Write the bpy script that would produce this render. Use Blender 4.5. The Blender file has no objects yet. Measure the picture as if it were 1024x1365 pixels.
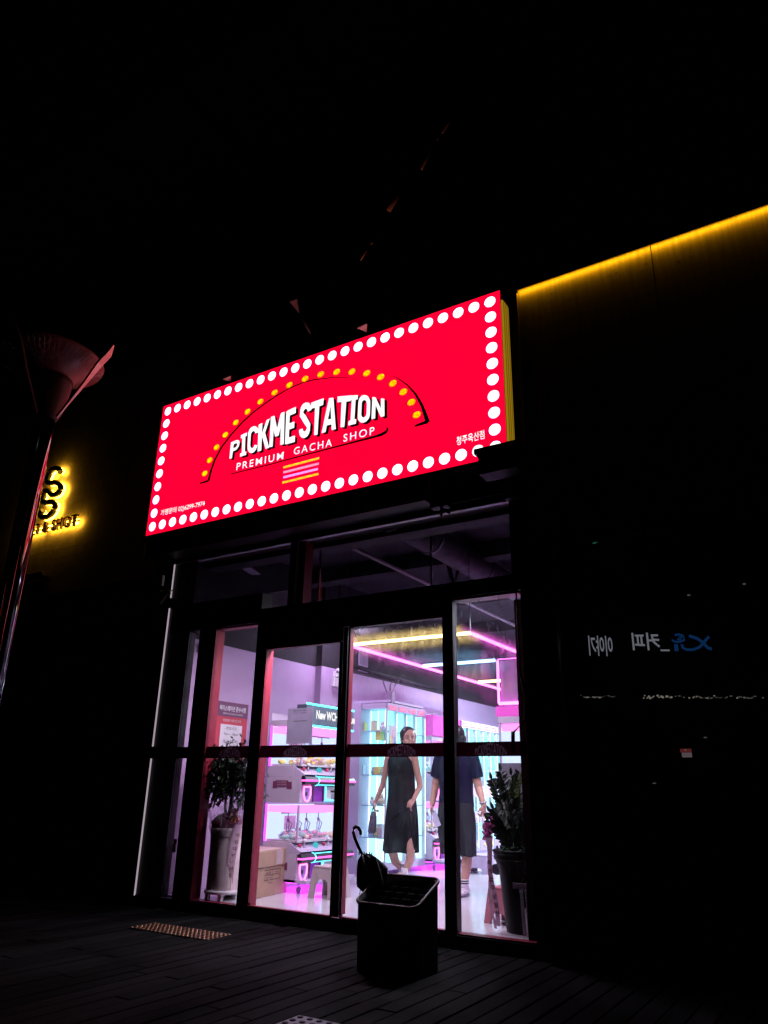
import bpy, bmesh, math, random
from mathutils import Vector, Matrix, noise
random.seed(7)
S = bpy.context.scene
COL = S.collection
PI = math.pi

# ---------------------------------------------------------------- camera
CAM = Vector((0.0, 0.0, 1.0))
FPX, TILT, ROLL, YAW = 987.0, math.radians(20.55), 0.0194, math.radians(32.286)
_h = Vector((-math.sin(YAW), math.cos(YAW), 0)); _up = Vector((0, 0, 1))
FW = _h * math.cos(TILT) + _up * math.sin(TILT)
_r0 = _h.cross(_up); _u0 = _r0.cross(FW)
RT = _r0 * math.cos(ROLL) + _u0 * math.sin(ROLL)
UP = _u0 * math.cos(ROLL) - _r0 * math.sin(ROLL)
cam = bpy.data.cameras.new('camera'); camo = bpy.data.objects.new('camera', cam); COL.objects.link(camo)
camo.matrix_world = Matrix(((RT.x, UP.x, -FW.x, CAM.x), (RT.y, UP.y, -FW.y, CAM.y), (RT.z, UP.z, -FW.z, CAM.z), (0, 0, 0, 1)))
cam.sensor_fit = 'VERTICAL'; cam.sensor_height = 24.0; cam.lens = FPX / 1365.0 * 24.0
cam.clip_start = 0.05; cam.clip_end = 500
S.camera = camo

def ray(px, py): return (RT * (px - 512) - UP * (py - 682.5) + FW * FPX).normalized()
def aY(px, py, Y): d = ray(px, py); return CAM + d * ((Y - CAM.y) / d.y)      # survey helpers: a photo sighting on a known plane
def aZ(px, py, Z): d = ray(px, py); return CAM + d * ((Z - CAM.z) / d.z)
def aX(px, py, X): d = ray(px, py); return CAM + d * ((X - CAM.x) / d.x)

# ---------------------------------------------------------------- night sky, moonlight, exposure
W = bpy.data.worlds.new('World'); S.world = W; W.use_nodes = True
nt = W.node_tree; bg = nt.nodes['Background']
sky = nt.nodes.new('ShaderNodeTexSky'); sky.sky_type = 'NISHITA'; sky.sun_disc = False
sky.sun_elevation = math.radians(-4); sky.sun_rotation = math.radians(160)
nt.links.new(sky.outputs[0], bg.inputs[0]); bg.inputs[1].default_value = 0.0015
sun = bpy.data.lights.new('moonlight', 'SUN'); sun.energy = 0.0006; sun.angle = math.radians(0.5); sun.color = (0.75, 0.82, 1)
suno = bpy.data.objects.new('moonlight', sun); COL.objects.link(suno); suno.rotation_euler = (math.radians(38), 0, math.radians(20))
S.view_settings.view_transform = 'Standard'; S.view_settings.look = 'None'
S.view_settings.exposure = 0.0; S.view_settings.gamma = 1.0; S.view_settings.use_curve_mapping = False
cy = S.cycles
cy.max_bounces = 7; cy.diffuse_bounces = 3; cy.glossy_bounces = 4; cy.transmission_bounces = 6; cy.transparent_max_bounces = 16
cy.sample_clamp_indirect = 3.0; cy.caustics_reflective = False; cy.caustics_refractive = False
cy.use_denoising = True; cy.use_adaptive_sampling = True; cy.adaptive_threshold = 0.02

# ---------------------------------------------------------------- materials
MATS = {}
def mat(name, col=(.5, .5, .5), rough=.6, metal=0., emit=None, es=0., var=.12, vscale=8., bump=.0, bscale=60., spec=.5, stretch=None, coat=0.):
    if name in MATS: return MATS[name]
    m = bpy.data.materials.new(name); m.use_nodes = True; t = m.node_tree; N = t.nodes; L = t.links
    b = N['Principled BSDF']
    b.inputs['Roughness'].default_value = rough; b.inputs['Metallic'].default_value = metal
    b.inputs['Specular IOR Level'].default_value = spec; b.inputs['Coat Weight'].default_value = coat
    tc = N.new('ShaderNodeTexCoord'); mp = N.new('ShaderNodeMapping'); L.new(tc.outputs['Object'], mp.inputs[0])
    if stretch: mp.inputs['Scale'].default_value = stretch
    nz = N.new('ShaderNodeTexNoise'); nz.inputs['Scale'].default_value = vscale; nz.inputs['Detail'].default_value = 5
    L.new(mp.outputs[0], nz.inputs['Vector'])
    rp = N.new('ShaderNodeValToRGB'); rp.color_ramp.elements[0].position = .3; rp.color_ramp.elements[1].position = .75
    a, c = 1 - var, 1 + var
    rp.color_ramp.elements[0].color = (*[min(1, v * a) for v in col], 1); rp.color_ramp.elements[1].color = (*[min(1, v * c) for v in col], 1)
    L.new(nz.outputs[0], rp.inputs[0]); L.new(rp.outputs[0], b.inputs['Base Color'])
    rr = N.new('ShaderNodeMath'); rr.operation = 'MULTIPLY_ADD'; rr.inputs[1].default_value = .25 * rough; rr.inputs[2].default_value = rough * .87
    L.new(nz.outputs[0], rr.inputs[0]); L.new(rr.outputs[0], b.inputs['Roughness'])
    if bump:
        n2 = N.new('ShaderNodeTexNoise'); n2.inputs['Scale'].default_value = bscale; n2.inputs['Detail'].default_value = 6
        L.new(mp.outputs[0], n2.inputs['Vector'])
        bp = N.new('ShaderNodeBump'); bp.inputs['Strength'].default_value = bump; bp.inputs['Distance'].default_value = .01
        L.new(n2.outputs[0], bp.inputs['Height']); L.new(bp.outputs[0], b.inputs['Normal'])
    if emit:
        b.inputs['Emission Color'].default_value = (*emit, 1); b.inputs['Emission Strength'].default_value = es
    MATS[name] = m; return m

def glass_mat(name, refl=.06, tint=(1, 1, 1), dirt=0., fog=0., rough=0.0):
    if name in MATS: return MATS[name]
    m = bpy.data.materials.new(name); m.use_nodes = True; t = m.node_tree; N = t.nodes; L = t.links
    for n in list(N): N.remove(n)
    out = N.new('ShaderNodeOutputMaterial')
    tr = N.new('ShaderNodeBsdfTransparent'); tr.inputs[0].default_value = (*tint, 1)
    gl = N.new('ShaderNodeBsdfGlossy'); gl.inputs['Roughness'].default_value = rough
    lw = N.new('ShaderNodeLayerWeight'); pw = N.new('ShaderNodeMath'); pw.operation = 'POWER'; pw.inputs[1].default_value = 5
    ad = N.new('ShaderNodeMath'); ad.operation = 'MULTIPLY_ADD'; ad.inputs[1].default_value = .9; ad.inputs[2].default_value = refl * .6
    L.new(lw.outputs['Facing'], pw.inputs[0]); L.new(pw.outputs[0], ad.inputs[0])
    mx = N.new('ShaderNodeMixShader'); L.new(ad.outputs[0], mx.inputs[0]); L.new(tr.outputs[0], mx.inputs[1]); L.new(gl.outputs[0], mx.inputs[2])
    last = mx
    if dirt or fog:
        tc = N.new('ShaderNodeTexCoord'); mp = N.new('ShaderNodeMapping'); L.new(tc.outputs['Object'], mp.inputs[0])
        mp.inputs['Scale'].default_value = (3.2, 1, 1.1)
        nz = N.new('ShaderNodeTexNoise'); nz.inputs['Scale'].default_value = 6; nz.inputs['Detail'].default_value = 8; nz.inputs['Distortion'].default_value = 1.2
        L.new(mp.outputs[0], nz.inputs['Vector'])
    if fog:   # breath of condensation: forward scattering film
        rf = N.new('ShaderNodeBsdfRefraction'); rf.inputs['Roughness'].default_value = .42; rf.inputs['IOR'].default_value = 1.12
        mr = N.new('ShaderNodeMapRange'); mr.inputs[1].default_value = .3; mr.inputs[2].default_value = .8; mr.inputs[3].default_value = fog * .35; mr.inputs[4].default_value = fog * 1.6
        L.new(nz.outputs[0], mr.inputs[0])
        sx = N.new('ShaderNodeSeparateXYZ'); L.new(tc.outputs['Object'], sx.inputs[0])
        mz = N.new('ShaderNodeMapRange'); mz.inputs[1].default_value = 1.75; mz.inputs[2].default_value = 2.25; mz.inputs[3].default_value = .08; L.new(sx.outputs[2], mz.inputs[0])
        mu = N.new('ShaderNodeMath'); mu.operation = 'MULTIPLY'; L.new(mr.outputs[0], mu.inputs[0]); L.new(mz.outputs[0], mu.inputs[1])
        m2 = N.new('ShaderNodeMixShader'); L.new(mu.outputs[0], m2.inputs[0]); L.new(last.outputs[0], m2.inputs[1]); L.new(rf.outputs[0], m2.inputs[2]); last = m2
    if dirt:
        df = N.new('ShaderNodeBsdfTranslucent'); df.inputs[0].default_value = (.8, .8, .8, 1)
        mr = N.new('ShaderNodeMapRange'); mr.inputs[1].default_value = .45; mr.inputs[2].default_value = .75; mr.inputs[3].default_value = dirt * .1; mr.inputs[4].default_value = dirt
        L.new(nz.outputs[0], mr.inputs[0])
        m2 = N.new('ShaderNodeMixShader'); L.new(mr.outputs[0], m2.inputs[0]); L.new(last.outputs[0], m2.inputs[1]); L.new(df.outputs[0], m2.inputs[2]); last = m2
    L.new(last.outputs[0], out.inputs[0]); MATS[name] = m; return m

def sheet_mat(name, col, back=.8):      # thin vinyl / paper: lit from behind as well as in front
    if name in MATS: return MATS[name]
    m = bpy.data.materials.new(name); m.use_nodes = True; t = m.node_tree; N = t.nodes; L = t.links
    for n in list(N): N.remove(n)
    out = N.new('ShaderNodeOutputMaterial'); d = N.new('ShaderNodeBsdfDiffuse'); r = N.new('ShaderNodeBsdfTranslucent')
    tc = N.new('ShaderNodeTexCoord'); nz = N.new('ShaderNodeTexNoise'); nz.inputs['Scale'].default_value = 9; L.new(tc.outputs['Object'], nz.inputs['Vector'])
    rp = N.new('ShaderNodeValToRGB'); rp.color_ramp.elements[0].color = (*[v * .85 for v in col], 1); rp.color_ramp.elements[1].color = (*[min(1, v * 1.15) for v in col], 1)
    L.new(nz.outputs[0], rp.inputs[0]); L.new(rp.outputs[0], d.inputs[0]); L.new(rp.outputs[0], r.inputs[0])
    mx = N.new('ShaderNodeMixShader'); mx.inputs[0].default_value = back; L.new(d.outputs[0], mx.inputs[1]); L.new(r.outputs[0], mx.inputs[2])
    L.new(mx.outputs[0], out.inputs[0]); MATS[name] = m; return m

def glow(name, col, st):                 # things that give off light
    if name in MATS: return MATS[name]
    m = bpy.data.materials.new(name); m.use_nodes = True; t = m.node_tree; N = t.nodes; L = t.links
    for n in list(N): N.remove(n)
    out = N.new('ShaderNodeOutputMaterial'); e = N.new('ShaderNodeEmission'); e.inputs[0].default_value = (*col, 1); e.inputs[1].default_value = st
    L.new(e.outputs[0], out.inputs[0]); MATS[name] = m; return m

# ---------------------------------------------------------------- objects
def tag(o, label=None, cat=None, group=None, kind=None):
    if label: o['label'] = label
    if cat: o['category'] = cat
    if group: o['group'] = group
    if kind: o['kind'] = kind
    return o
def thing(name, label, cat, loc=(0, 0, 0), group=None, rz=0., scale=None):
    o = bpy.data.objects.new(name, None); COL.objects.link(o); o.location = loc; o.rotation_euler = (0, 0, rz); o.empty_display_size = .1
    if scale: o.scale = scale
    return tag(o, label, cat, group)
def root_loc(p):
    v = Vector((0, 0, 0))
    while p is not None: v = v + Vector(p.location); p = p.parent
    return v

class MB:
    def __init__(s): s.v = []; s.f = []; s.sm = []
    def quad(s, a, b, c, d): n = len(s.v); s.v += [Vector(x) for x in (a, b, c, d)]; s.f.append((n, n + 1, n + 2, n + 3)); s.sm.append(False); return s
    def poly(s, pts): n = len(s.v); s.v += [Vector(x) for x in pts]; s.f.append(tuple(range(n, n + len(pts)))); s.sm.append(False); return s
    def box(s, x0, x1, y0, y1, z0, z1, b=0.0):
        if b <= 0:
            n = len(s.v)
            s.v += [Vector(p) for p in ((x0, y0, z0), (x1, y0, z0), (x1, y1, z0), (x0, y1, z0), (x0, y0, z1), (x1, y0, z1), (x1, y1, z1), (x0, y1, z1))]
            for q in ((0, 3, 2, 1), (4, 5, 6, 7), (0, 1, 5, 4), (1, 2, 6, 5), (2, 3, 7, 6), (3, 0, 4, 7)): s.f.append(tuple(n + i for i in q)); s.sm.append(False)
            return s
        bm = bmesh.new(); bmesh.ops.create_cube(bm, size=1)
        for v in bm.verts: v.co = Vector(((x0 + x1) / 2 + v.co.x * (x1 - x0), (y0 + y1) / 2 + v.co.y * (y1 - y0), (z0 + z1) / 2 + v.co.z * (z1 - z0)))
        bmesh.ops.bevel(bm, geom=list(bm.edges), offset=b, segments=2, profile=.6, affect='EDGES'); return s.bm(bm)
    def bm(s, bm, smooth=False, M=None):
        n = len(s.v); bm.verts.index_update()
        for v in bm.verts: s.v.append((M @ v.co) if M else v.co.copy())
        for f in bm.faces: s.f.append(tuple(n + v.index for v in f.verts)); s.sm.append(smooth)
        bm.free(); return s
    def ball(s, c, r, sub=2, sc=(1, 1, 1)):
        bm = bmesh.new(); bmesh.ops.create_icosphere(bm, subdivisions=sub, radius=1)
        for v in bm.verts: v.co = Vector((c[0] + v.co.x * r * sc[0], c[1] + v.co.y * r * sc[1], c[2] + v.co.z * r * sc[2]))
        return s.bm(bm, True)
    def lathe(s, c, prof, n=24, caps=True):      # prof: list of (r, z)
        k = len(s.v)
        for r, z in prof:
            for i in range(n): a = 2 * PI * i / n; s.v.append(Vector((c[0] + r * math.cos(a), c[1] + r * math.sin(a), c[2] + z)))
        for j in range(len(prof) - 1):
            for i in range(n): i2 = (i + 1) % n; s.f.append((k + j * n + i, k + j * n + i2, k + (j + 1) * n + i2, k + (j + 1) * n + i)); s.sm.append(True)
        if caps:
            s.f.append(tuple(k + i for i in reversed(range(n)))); s.sm.append(False)
            q = k + (len(prof) - 1) * n; s.f.append(tuple(q + i for i in range(n))); s.sm.append(False)
        return s
    def tube(s, pts, r, n=8, caps=True):
        pts = [Vector(p) for p in pts]; rs = r if isinstance(r, (list, tuple)) else [r] * len(pts); k = len(s.v)
        for i, p in enumerate(pts):
            t = (pts[min(i + 1, len(pts) - 1)] - pts[max(i - 1, 0)]).normalized()
            a = Vector((0, 0, 1)) if abs(t.z) < .9 else Vector((1, 0, 0)); u = t.cross(a).normalized(); w = t.cross(u)
            for j in range(n): q = 2 * PI * j / n; s.v.append(p + u * math.cos(q) * rs[i] + w * math.sin(q) * rs[i])
        for i in range(len(pts) - 1):
            for j in range(n): j2 = (j + 1) % n; s.f.append((k + i * n + j, k + i * n + j2, k + (i + 1) * n + j2, k + (i + 1) * n + j)); s.sm.append(n > 5)
        if caps: s.f.append(tuple(k + j for j in reversed(range(n)))); s.sm.append(False); q = k + (len(pts) - 1) * n; s.f.append(tuple(q + j for j in range(n))); s.sm.append(False)
        return s
    def build(s, name, m, parent=None, local=False, label=None, cat=None, group=None, kind=None):
        off = Vector((0, 0, 0)) if (local or parent is None) else root_loc(parent)
        me = bpy.data.meshes.new(name); me.from_pydata([v - off for v in s.v], [], s.f)
        me.polygons.foreach_set('use_smooth', s.sm); me.materials.append(m); me.update()
        o = bpy.data.objects.new(name, me); COL.objects.link(o)
        if parent is not None: o.parent = parent
        return tag(o, label, cat, group, kind)
def box(name, x0, x1, y0, y1, z0, z1, m, parent=None, b=0., **k): return MB().box(x0, x1, y0, y1, z0, z1, b).build(name, m, parent, **k)

def text_mesh(body, size=1., off=0., ext=0., align='CENTER', spacing=1.):
    c = bpy.data.curves.new('txt', 'FONT'); c.body = body; c.size = size; c.offset = off; c.extrude = ext; c.align_x = align; c.space_character = spacing; c.resolution_u = 3
    o = bpy.data.objects.new('txt', c); COL.objects.link(o)
    me = bpy.data.meshes.new_from_object(o.evaluated_get(bpy.context.evaluated_depsgraph_get()))
    vs = [v.co.copy() for v in me.vertices]; fs = [tuple(p.vertices) for p in me.polygons]
    bpy.data.objects.remove(o); bpy.data.curves.remove(c); bpy.data.meshes.remove(me); return vs, fs
def text(name, body, m, fn, parent=None, size=1., off=0., ext=0., align='CENTER', spacing=1., local=False, fit=None, **k):
    vs, fs = text_mesh(body, size, off, ext, align, spacing)
    if not vs: return None
    if fit:   # scale x,y to the unit box first
        x0 = min(v.x for v in vs); x1 = max(v.x for v in vs); y0 = min(v.y for v in vs); y1 = max(v.y for v in vs)
        vs = [Vector(((v.x - x0) / (x1 - x0), (v.y - y0) / (y1 - y0), v.z)) for v in vs]
    b = MB(); b.v = [Vector(fn(v)) for v in vs]; b.f = fs; b.sm = [False] * len(fs)
    return b.build(name, m, parent, local=local, **k)
def lerp(a, b, t): return a + (b - a) * t
def bil(p00, p10, p01, p11): return lambda v: lerp(lerp(p00, p10, v.x), lerp(p01, p11, v.x), v.y)
# ================================================================ MATERIAL LIBRARY
M_deck = [mat('deck_wood_%s' % n, c, .8, var=.85, vscale=7, bump=.8, bscale=40, stretch=(9, .7, 9), spec=.10) for n, c in (('dark', (.0035, .0034, .0033)), ('brown', (.007, .0064, .0058)), ('grey', (.012, .0113, .011)))]
M_black = mat('black_metal', (.012, .012, .013), .5, .3, var=.2)
M_facade = mat('dark_facade_panel', (.008, .007, .007), .55, var=.3, vscale=3, bump=.15)
M_brown = mat('brown_metal_fascia', (.035, .018, .012), .5, .2, var=.25, vscale=4)
M_red = mat('red_painted_frame', (.27, .018, .040), .45, var=.12, spec=.4, bump=.05)
M_reddark = mat('maroon_panel', (.16, .03, .04), .55, var=.2)
M_trim = mat('pale_aluminium_trim', (.9, .9, .93), .35, .1, var=.08)
M_chrome = mat('brushed_steel', (.35, .35, .36), .16, 1., var=.1, stretch=(1, 1, .05), vscale=30)
M_steelbk = mat('dark_steel_tube', (.06, .06, .065), .2, .9, var=.2)
M_lilac = mat('lilac_wall_paint', (.50, .36, .56), .75, var=.05, vscale=2, bump=.08, bscale=90)
M_darkpaint = mat('charcoal_wall_paint', (.011, .009, .014), .85, var=.25, vscale=2.5, bump=.3, bscale=25)
M_ceil = mat('sprayed_concrete_ceiling', (.035, .030, .040), .9, var=.45, vscale=2.2, bump=.9, bscale=14)
M_floor = mat('polished_shop_floor', (.62, .60, .66), .22, var=.04, vscale=1.2, bump=.02, bscale=12, coat=.2)
M_white = mat('white_plastic', (.75, .74, .76), .4, var=.04)
M_lilacpl = mat('lilac_cabinet_panel', (.56, .47, .66), .42, var=.04)
M_greypl = mat('grey_lilac_side_panel', (.58, .50, .64), .5, var=.06, vscale=3)
M_dkpl = mat('dark_purple_plastic', (.07, .03, .09), .3, var=.1)
M_pinkpl = mat('pink_plastic_stool', (.62, .20, .26), .45, var=.06)
M_greyst = mat('warm_grey_plastic_stool', (.52, .43, .44), .45, var=.05)
M_card = mat('brown_cardboard', (.42, .27, .19), .8, var=.12, vscale=6, bump=.2, bscale=80)
M_cardtop = mat('pale_cardboard_lid', (.55, .42, .36), .75, var=.1, vscale=6)
M_tape = mat('glossy_packing_tape', (.55, .42, .42), .2, var=.05)
M_leaf = mat('dark_green_leaf', (.010, .028, .010), .45, var=.5, vscale=14, spec=.3)
M_leafl = mat('bright_green_leaf', (.16, .32, .03), .4, var=.3, vscale=20)
M_bark = mat('plant_bark', (.06, .045, .035), .8, var=.3, vscale=20, bump=.5)
M_soil = mat('potting_soil', (.03, .022, .016), .95, var=.4, vscale=40, bump=.8)
M_potw = mat('pale_ceramic_pot', (.80, .66, .68), .4, var=.05)
M_potd = mat('black_ceramic_pot', (.010, .010, .012), .55, var=.2, spec=.15)
M_skin = mat('skin', (.52, .29, .21), .5, var=.06, vscale=14)
M_hair = mat('black_hair', (.012, .010, .011), .38, var=.4, vscale=60, stretch=(1, 1, .2))
M_dress = mat('charcoal_dress_fabric', (.008, .006, .009), .95, spec=.08, var=.25, vscale=14, bump=.5, bscale=22, stretch=(1, 1, .35))
M_navy = mat('navy_knit_shirt', (.011, .010, .036), .95, spec=.08, var=.2, vscale=16, bump=.3, bscale=70)
M_short = mat('dark_grey_shorts_cloth', (.026, .027, .034), .95, spec=.08, var=.25, vscale=12, bump=.4, bscale=25, stretch=(1, 1, .3))
M_ribbon = sheet_mat('pink_satin_ribbon', (.95, .68, .82), .45)
M_ribbonw = sheet_mat('white_satin_ribbon', (.60, .52, .62), .3)
M_ink = mat('black_ink', (.01, .01, .012), .7, var=.1)
M_wtext = mat('white_print', (.8, .8, .82), .6, var=.02)
M_glass = glass_mat('storefront_glass', .06, dirt=.006)
M_fog = glass_mat('misted_door_glass', .06, dirt=.010, fog=.22); M_fog2 = glass_mat('faintly_misted_glass', .06, dirt=.008, fog=.2)
M_cglass = glass_mat('cabinet_glass', .05)
M_dglass = glass_mat('dark_window_glass', .05, tint=(.5, .5, .52))
G_sign = glow('lit_red_acrylic', (1.0, .0, .030), 1.25)
G_bulb = glow('lit_white_print', (1, .97, .98), 1.7)
G_amber = glow('lit_amber_print', (1, .42, .0), 1.15)
G_letter = glow('lit_white_lettering', (1, .95, .96), 1.25)
G_yel = glow('yellow_led_strip', (1, .44, .008), 1.2)
G_mag = glow('magenta_neon', (1, .13, .80), 6.5)
G_pink = glow('pink_neon', (1, .16, .50), 5)
G_hot = glow('purple_led', (.75, .03, 1), 6)
G_cyan = glow('cyan_neon', (.10, .85, 1), 4)
G_warm = glow('yellow_neon', (1, .72, .25), 8)
G_blue = glow('blue_neon', (.30, .62, 1), 7)
G_white = glow('cool_white_led', (.72, .90, 1), 4)

# ================================================================ GROUND
tag(box('ground', -60, 60, -30, 60, -.30, -.14, mat('dark_paving', (.02, .02, .021), .8, var=.3, vscale=2, bump=.3)), kind='structure')
deck = thing('wooden_deck', 'dark timber plank deck in front of the shop doors', 'deck', (-3.6, 4.2, -.14)); deck['kind'] = 'structure'
x = -7.6; k = 0; meshes = {}
while x < -.2:
    w = .118; y = 2.3 - random.random() * .9
    while y < 5.5:
        ln = random.choice((1.5, 1.8, 2.1, 2.4)); y1 = min(y + ln, 5.555)
        if y1 - y > .15:
            key = (k % 3, random.randrange(3)); dz = random.uniform(-.002, .0025)
            MB().box(x, x + w, y, y1 - .005, -.115, -.085 + dz, .006).build('plank', M_deck[random.randrange(3)], deck)
            r = .0045
        y = y1
    x += w + .011; k += 1

def tactile(name, x0, x1, y0, y1, nx, ny, m, mb_, label, ztop=-.081, holes=False):
    t = thing(name, label, 'tactile tile', ((x0 + x1) / 2, (y0 + y1) / 2, ztop - .004))
    box('base_plate', x0, x1, y0, y1, ztop - .0035, ztop + .002, mb_, t)
    for i in range(nx):
        for j in range(ny):
            cx = x0 + (i + .5) * (x1 - x0) / nx; cy_ = y0 + (j + .5) * (y1 - y0) / ny
            MB().lathe((cx, cy_, ztop + .002), [(.0165, 0), (.0150, .004), (.010, .0055)], 8).build('stud', m, t)
    return t
M_stud = mat('copper_stud', (.55, .30, .17), .3, .8, var=.1)
tactile('tactile_strip', -5.32, -4.44, 4.67, 4.95, 20, 6, M_stud, M_black, 'strip of copper tactile studs on the deck by the left end of the doors')
_t = aZ(399, 1353, -.079); tactile('tactile_tile', _t.x, _t.x + .30, _t.y - .30, _t.y, 5, 5, mat('black_rubber_stud', (.01, .01, .01), .6), mat('grey_rubber_tile', (.30, .29, .33), .5, bump=.2), 'grey tactile tile with dark round studs at the bottom edge of the deck')

# ================================================================ STOREFRONT
D = 5.671
# dark building front around the opening
fb = thing('building_front', 'dark unlit facade of the building above and beside the red sign', 'building', (-4.3, 5.75, -.14))
box('upper_wall', -12.5, -2.03, 5.78, 6.0, 3.66, 8.6, M_facade, fb)
box('left_wall', -12.5, -6.45, 5.70, 5.94, -.14, 3.66, M_facade, fb)
for i in range(9): box('cladding_panel', -12.45 + i * .66, -12.45 + i * .66 + .645, 5.685, 5.699, .0, 3.62, M_facade, fb) if -12.45 + i * .66 + .645 < -6.5 else None
for zz in (5.75, 6.45, 7.15, 7.85):
    for i in range(8): box('cladding_panel', -12.3 + i * 1.28, -12.3 + i * 1.28 + 1.265, 5.765, 5.779, zz, zz + .685, M_facade, fb)
sl = thing('canopy', 'dark flat canopy slab overhanging above the red sign', 'canopy', (-5, 5.2, 8.0))
M_soff = mat('black_soffit', (.003, .003, .003), .9, spec=.1)
box('soffit', -12.5, -2.03, 4.0, 5.76, 8.62, 8.8, M_soff, sl)
for i in range(7): box('beam', -11.6 + i * 1.5, -11.45 + i * 1.5, 4.0, 5.75, 8.48, 8.62, M_soff, sl)
# broken tie rod high above the sign, orange light put into its colour
tr = thing('tie_rod', 'thin broken rod with orange light painted on, slanting high above the red sign', 'rod', tuple(aY(541, 240, 5.1)))
M_or = mat('rod_painted_orange_light', (.95, .8, .3), .4)
for (a, b, w) in (((605, 154), (590, 177), .012), ((587, 181), (582, 188), .006), ((575, 199), (562, 226), .014), ((530, 262), (518, 281), .026), ((497, 322), (495, 326), .006), ((489, 334), (481, 347), .008)):
    MB().tube([aY(*a, 5.1), aY(*b, 5.1)], w, 6).build('rod_length', M_or, tr)

# header fascia / shutter housing below the sign
fz = thing('shutter_housing', 'long dark brown shutter box running under the red sign', 'shutter box', (-4.8, 5.5, 3.3))
box('housing', -6.62, -2.97, 5.38, 5.62, 3.42, 3.625, M_brown, fz, b=.006)
box('lip', -6.64, -2.95, 5.35, 5.376, 3.60, 3.635, M_brown, fz); box('end_cap', -2.968, -2.93, 5.36, 5.60, 3.50, 3.63, M_brown, fz)
rz_ = thing('recessed_header', 'maroon recessed header lit under the right end of the red sign', 'header', (-2.5, 5.6, 3.4))
box('red_board', -2.94, -2.06, 5.60, 5.64, 3.54, 3.66, M_reddark, rz_)
MB().quad((-2.93, 5.42, 3.665), (-2.06, 5.42, 3.665), (-2.06, 5.60, 3.60), (-2.93, 5.60, 3.54)).build('sloped_soffit', M_reddark, rz_)
box('pale_rail', -2.93, -2.27, 5.60, 5.66, 3.46, 3.495, M_trim, rz_)
box('dark_rail', -2.93, -2.06, 5.56, 5.62, 3.42, 3.455, M_brown, rz_)
box('back_board', -6.40, -2.06, 5.66, 5.77, 3.40, 3.66, M_brown, rz_)

sf = thing('storefront', 'maroon framed glass shopfront with transom windows below the red sign', 'shopfront', (-4.3, D, -.14))
F0, F1 = D - .03, D + .07                     # frame depth
box('sill', -6.38, -2.15, F0 - .01, F1 + .02, -.14, -.012, M_black, sf)
box('threshold', -5.72, -2.2, F0 + .01, F1, -.012, .0, M_red, sf)
box('left_post', -6.45, -6.385, F0, F1, -.14, 3.42, M_black, sf)
G_edge = glow('trim_painted_glow', (.62, .52, .60), .62); box('glowing_trim', -6.385, -6.375, F0 - .012, F0 + .0, 2.98, 3.37, G_edge, sf); box('glowing_trim', -6.385, -6.373, F0 - .012, F0 + .0, 1.38, 2.86, G_edge, sf); box('glowing_trim', -6.385, -6.373, F0 - .012, F0 + .0, -.02, 1.26, G_edge, sf)  # pale frame trim, no lamp: its brightness is put in as emission
box('side_panel', -6.368, -6.03, F0 + .005, F1, -.02, 3.40, M_black, sf)
box('red_reveal', -6.36, -6.30, F0 + .02, F0 + .10, 2.95, 3.36, M_red, sf)
box('jamb', -5.87, -5.745, F0, F1, -.02, 2.70, M_black, sf)
box('door_jamb', -5.742, -5.690, F0 + .03, F1 + .05, -.01, 2.56, M_red, sf); box('door_jamb', -5.682, -5.628, F0, F1 + .03, -.01, 2.56, M_red, sf)
box('mullion', -5.045, -4.975, F0 - .01, F1 - .01, -.01, 2.56, M_black, sf); box('mullion', -4.973, -4.935, F0 + .02, F1 + .03, -.01, 2.29, M_red, sf)
box('mullion', -2.935, -2.865, F0 - .02, F1 + .02, -.01, 2.56, M_black, sf); box('mullion', -2.863, -2.845, F0 + .0, F0 + .035, -.01, 2.56, mat('dark_maroon_seal', (.05, .012, .025), .5), sf)
box('right_jamb', -2.214, -2.195, F0 - .01, F1 + .05, -.02, 2.56, mat('brown_jamb', (.10, .05, .05), .5), sf)
box('right_post', -2.193, -2.04, F0 - .05, F1 + .05, -.14, 3.42, M_black, sf)
# door head and sliding gear box
box('head_box', -6.30, -2.196, F0 - .03, F1 + .05, 2.565, 2.70, M_black, sf)
box('head_box', -6.30, -5.0, F0 - .028, F1 + .03, 2.70, 2.87, M_black, sf)
box('gear_cover', -4.975, -2.94, F0 + .005, F1 + .04, 2.43, 2.563, M_black, sf)
box('gear_cover', -4.975, -3.99, F0 + .003, F1 + .02, 2.30, 2.428, M_black, sf)
box('red_soffit', -5.62, -5.05, F0 + .0, F1, 2.548, 2.563, M_red, sf); box('red_soffit', -2.83, -2.24, F0, F1 + .03, 2.545, 2.563, M_red, sf)
# transom frames
box('transom_head', -6.38, -2.2, F0 + .02, F1 + .1, 3.385, 3.42, M_brown, sf)
box('transom_trim', -6.37, -4.64, F0 - .01, F0 + .04, 3.366, 3.384, M_trim, sf); box('transom_trim', -4.58, -2.27, F0 - .01, F0 + .04, 3.366, 3.384, M_trim, sf)
box('transom_post', -4.69, -4.60, F0, F0 + .05, 2.70, 3.384, M_black, sf); box('transom_trim', -4.60, -4.592, F0 - .01, F0 + .03, 2.70, 3.366, M_trim, sf)
box('transom_post', -4.59, -4.52, F0 + .03, F1 + .06, 2.70, 3.384, M_red, sf); None
box('transom_post', -2.285, -2.20, F0, F1, 2.70, 3.384, M_black, sf)
box('soffit_board', -6.2, -2.3, F1 + .10, F1 + .30, 3.33, 3.384, mat('grey_soffit', (.02, .018, .022), .7), sf)
def pane(n, x0, x1, z0, z1, m=M_glass, y=D, p=None): box(n, x0, x1, y - .003, y + .003, z0, z1, m, p or sf)
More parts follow.
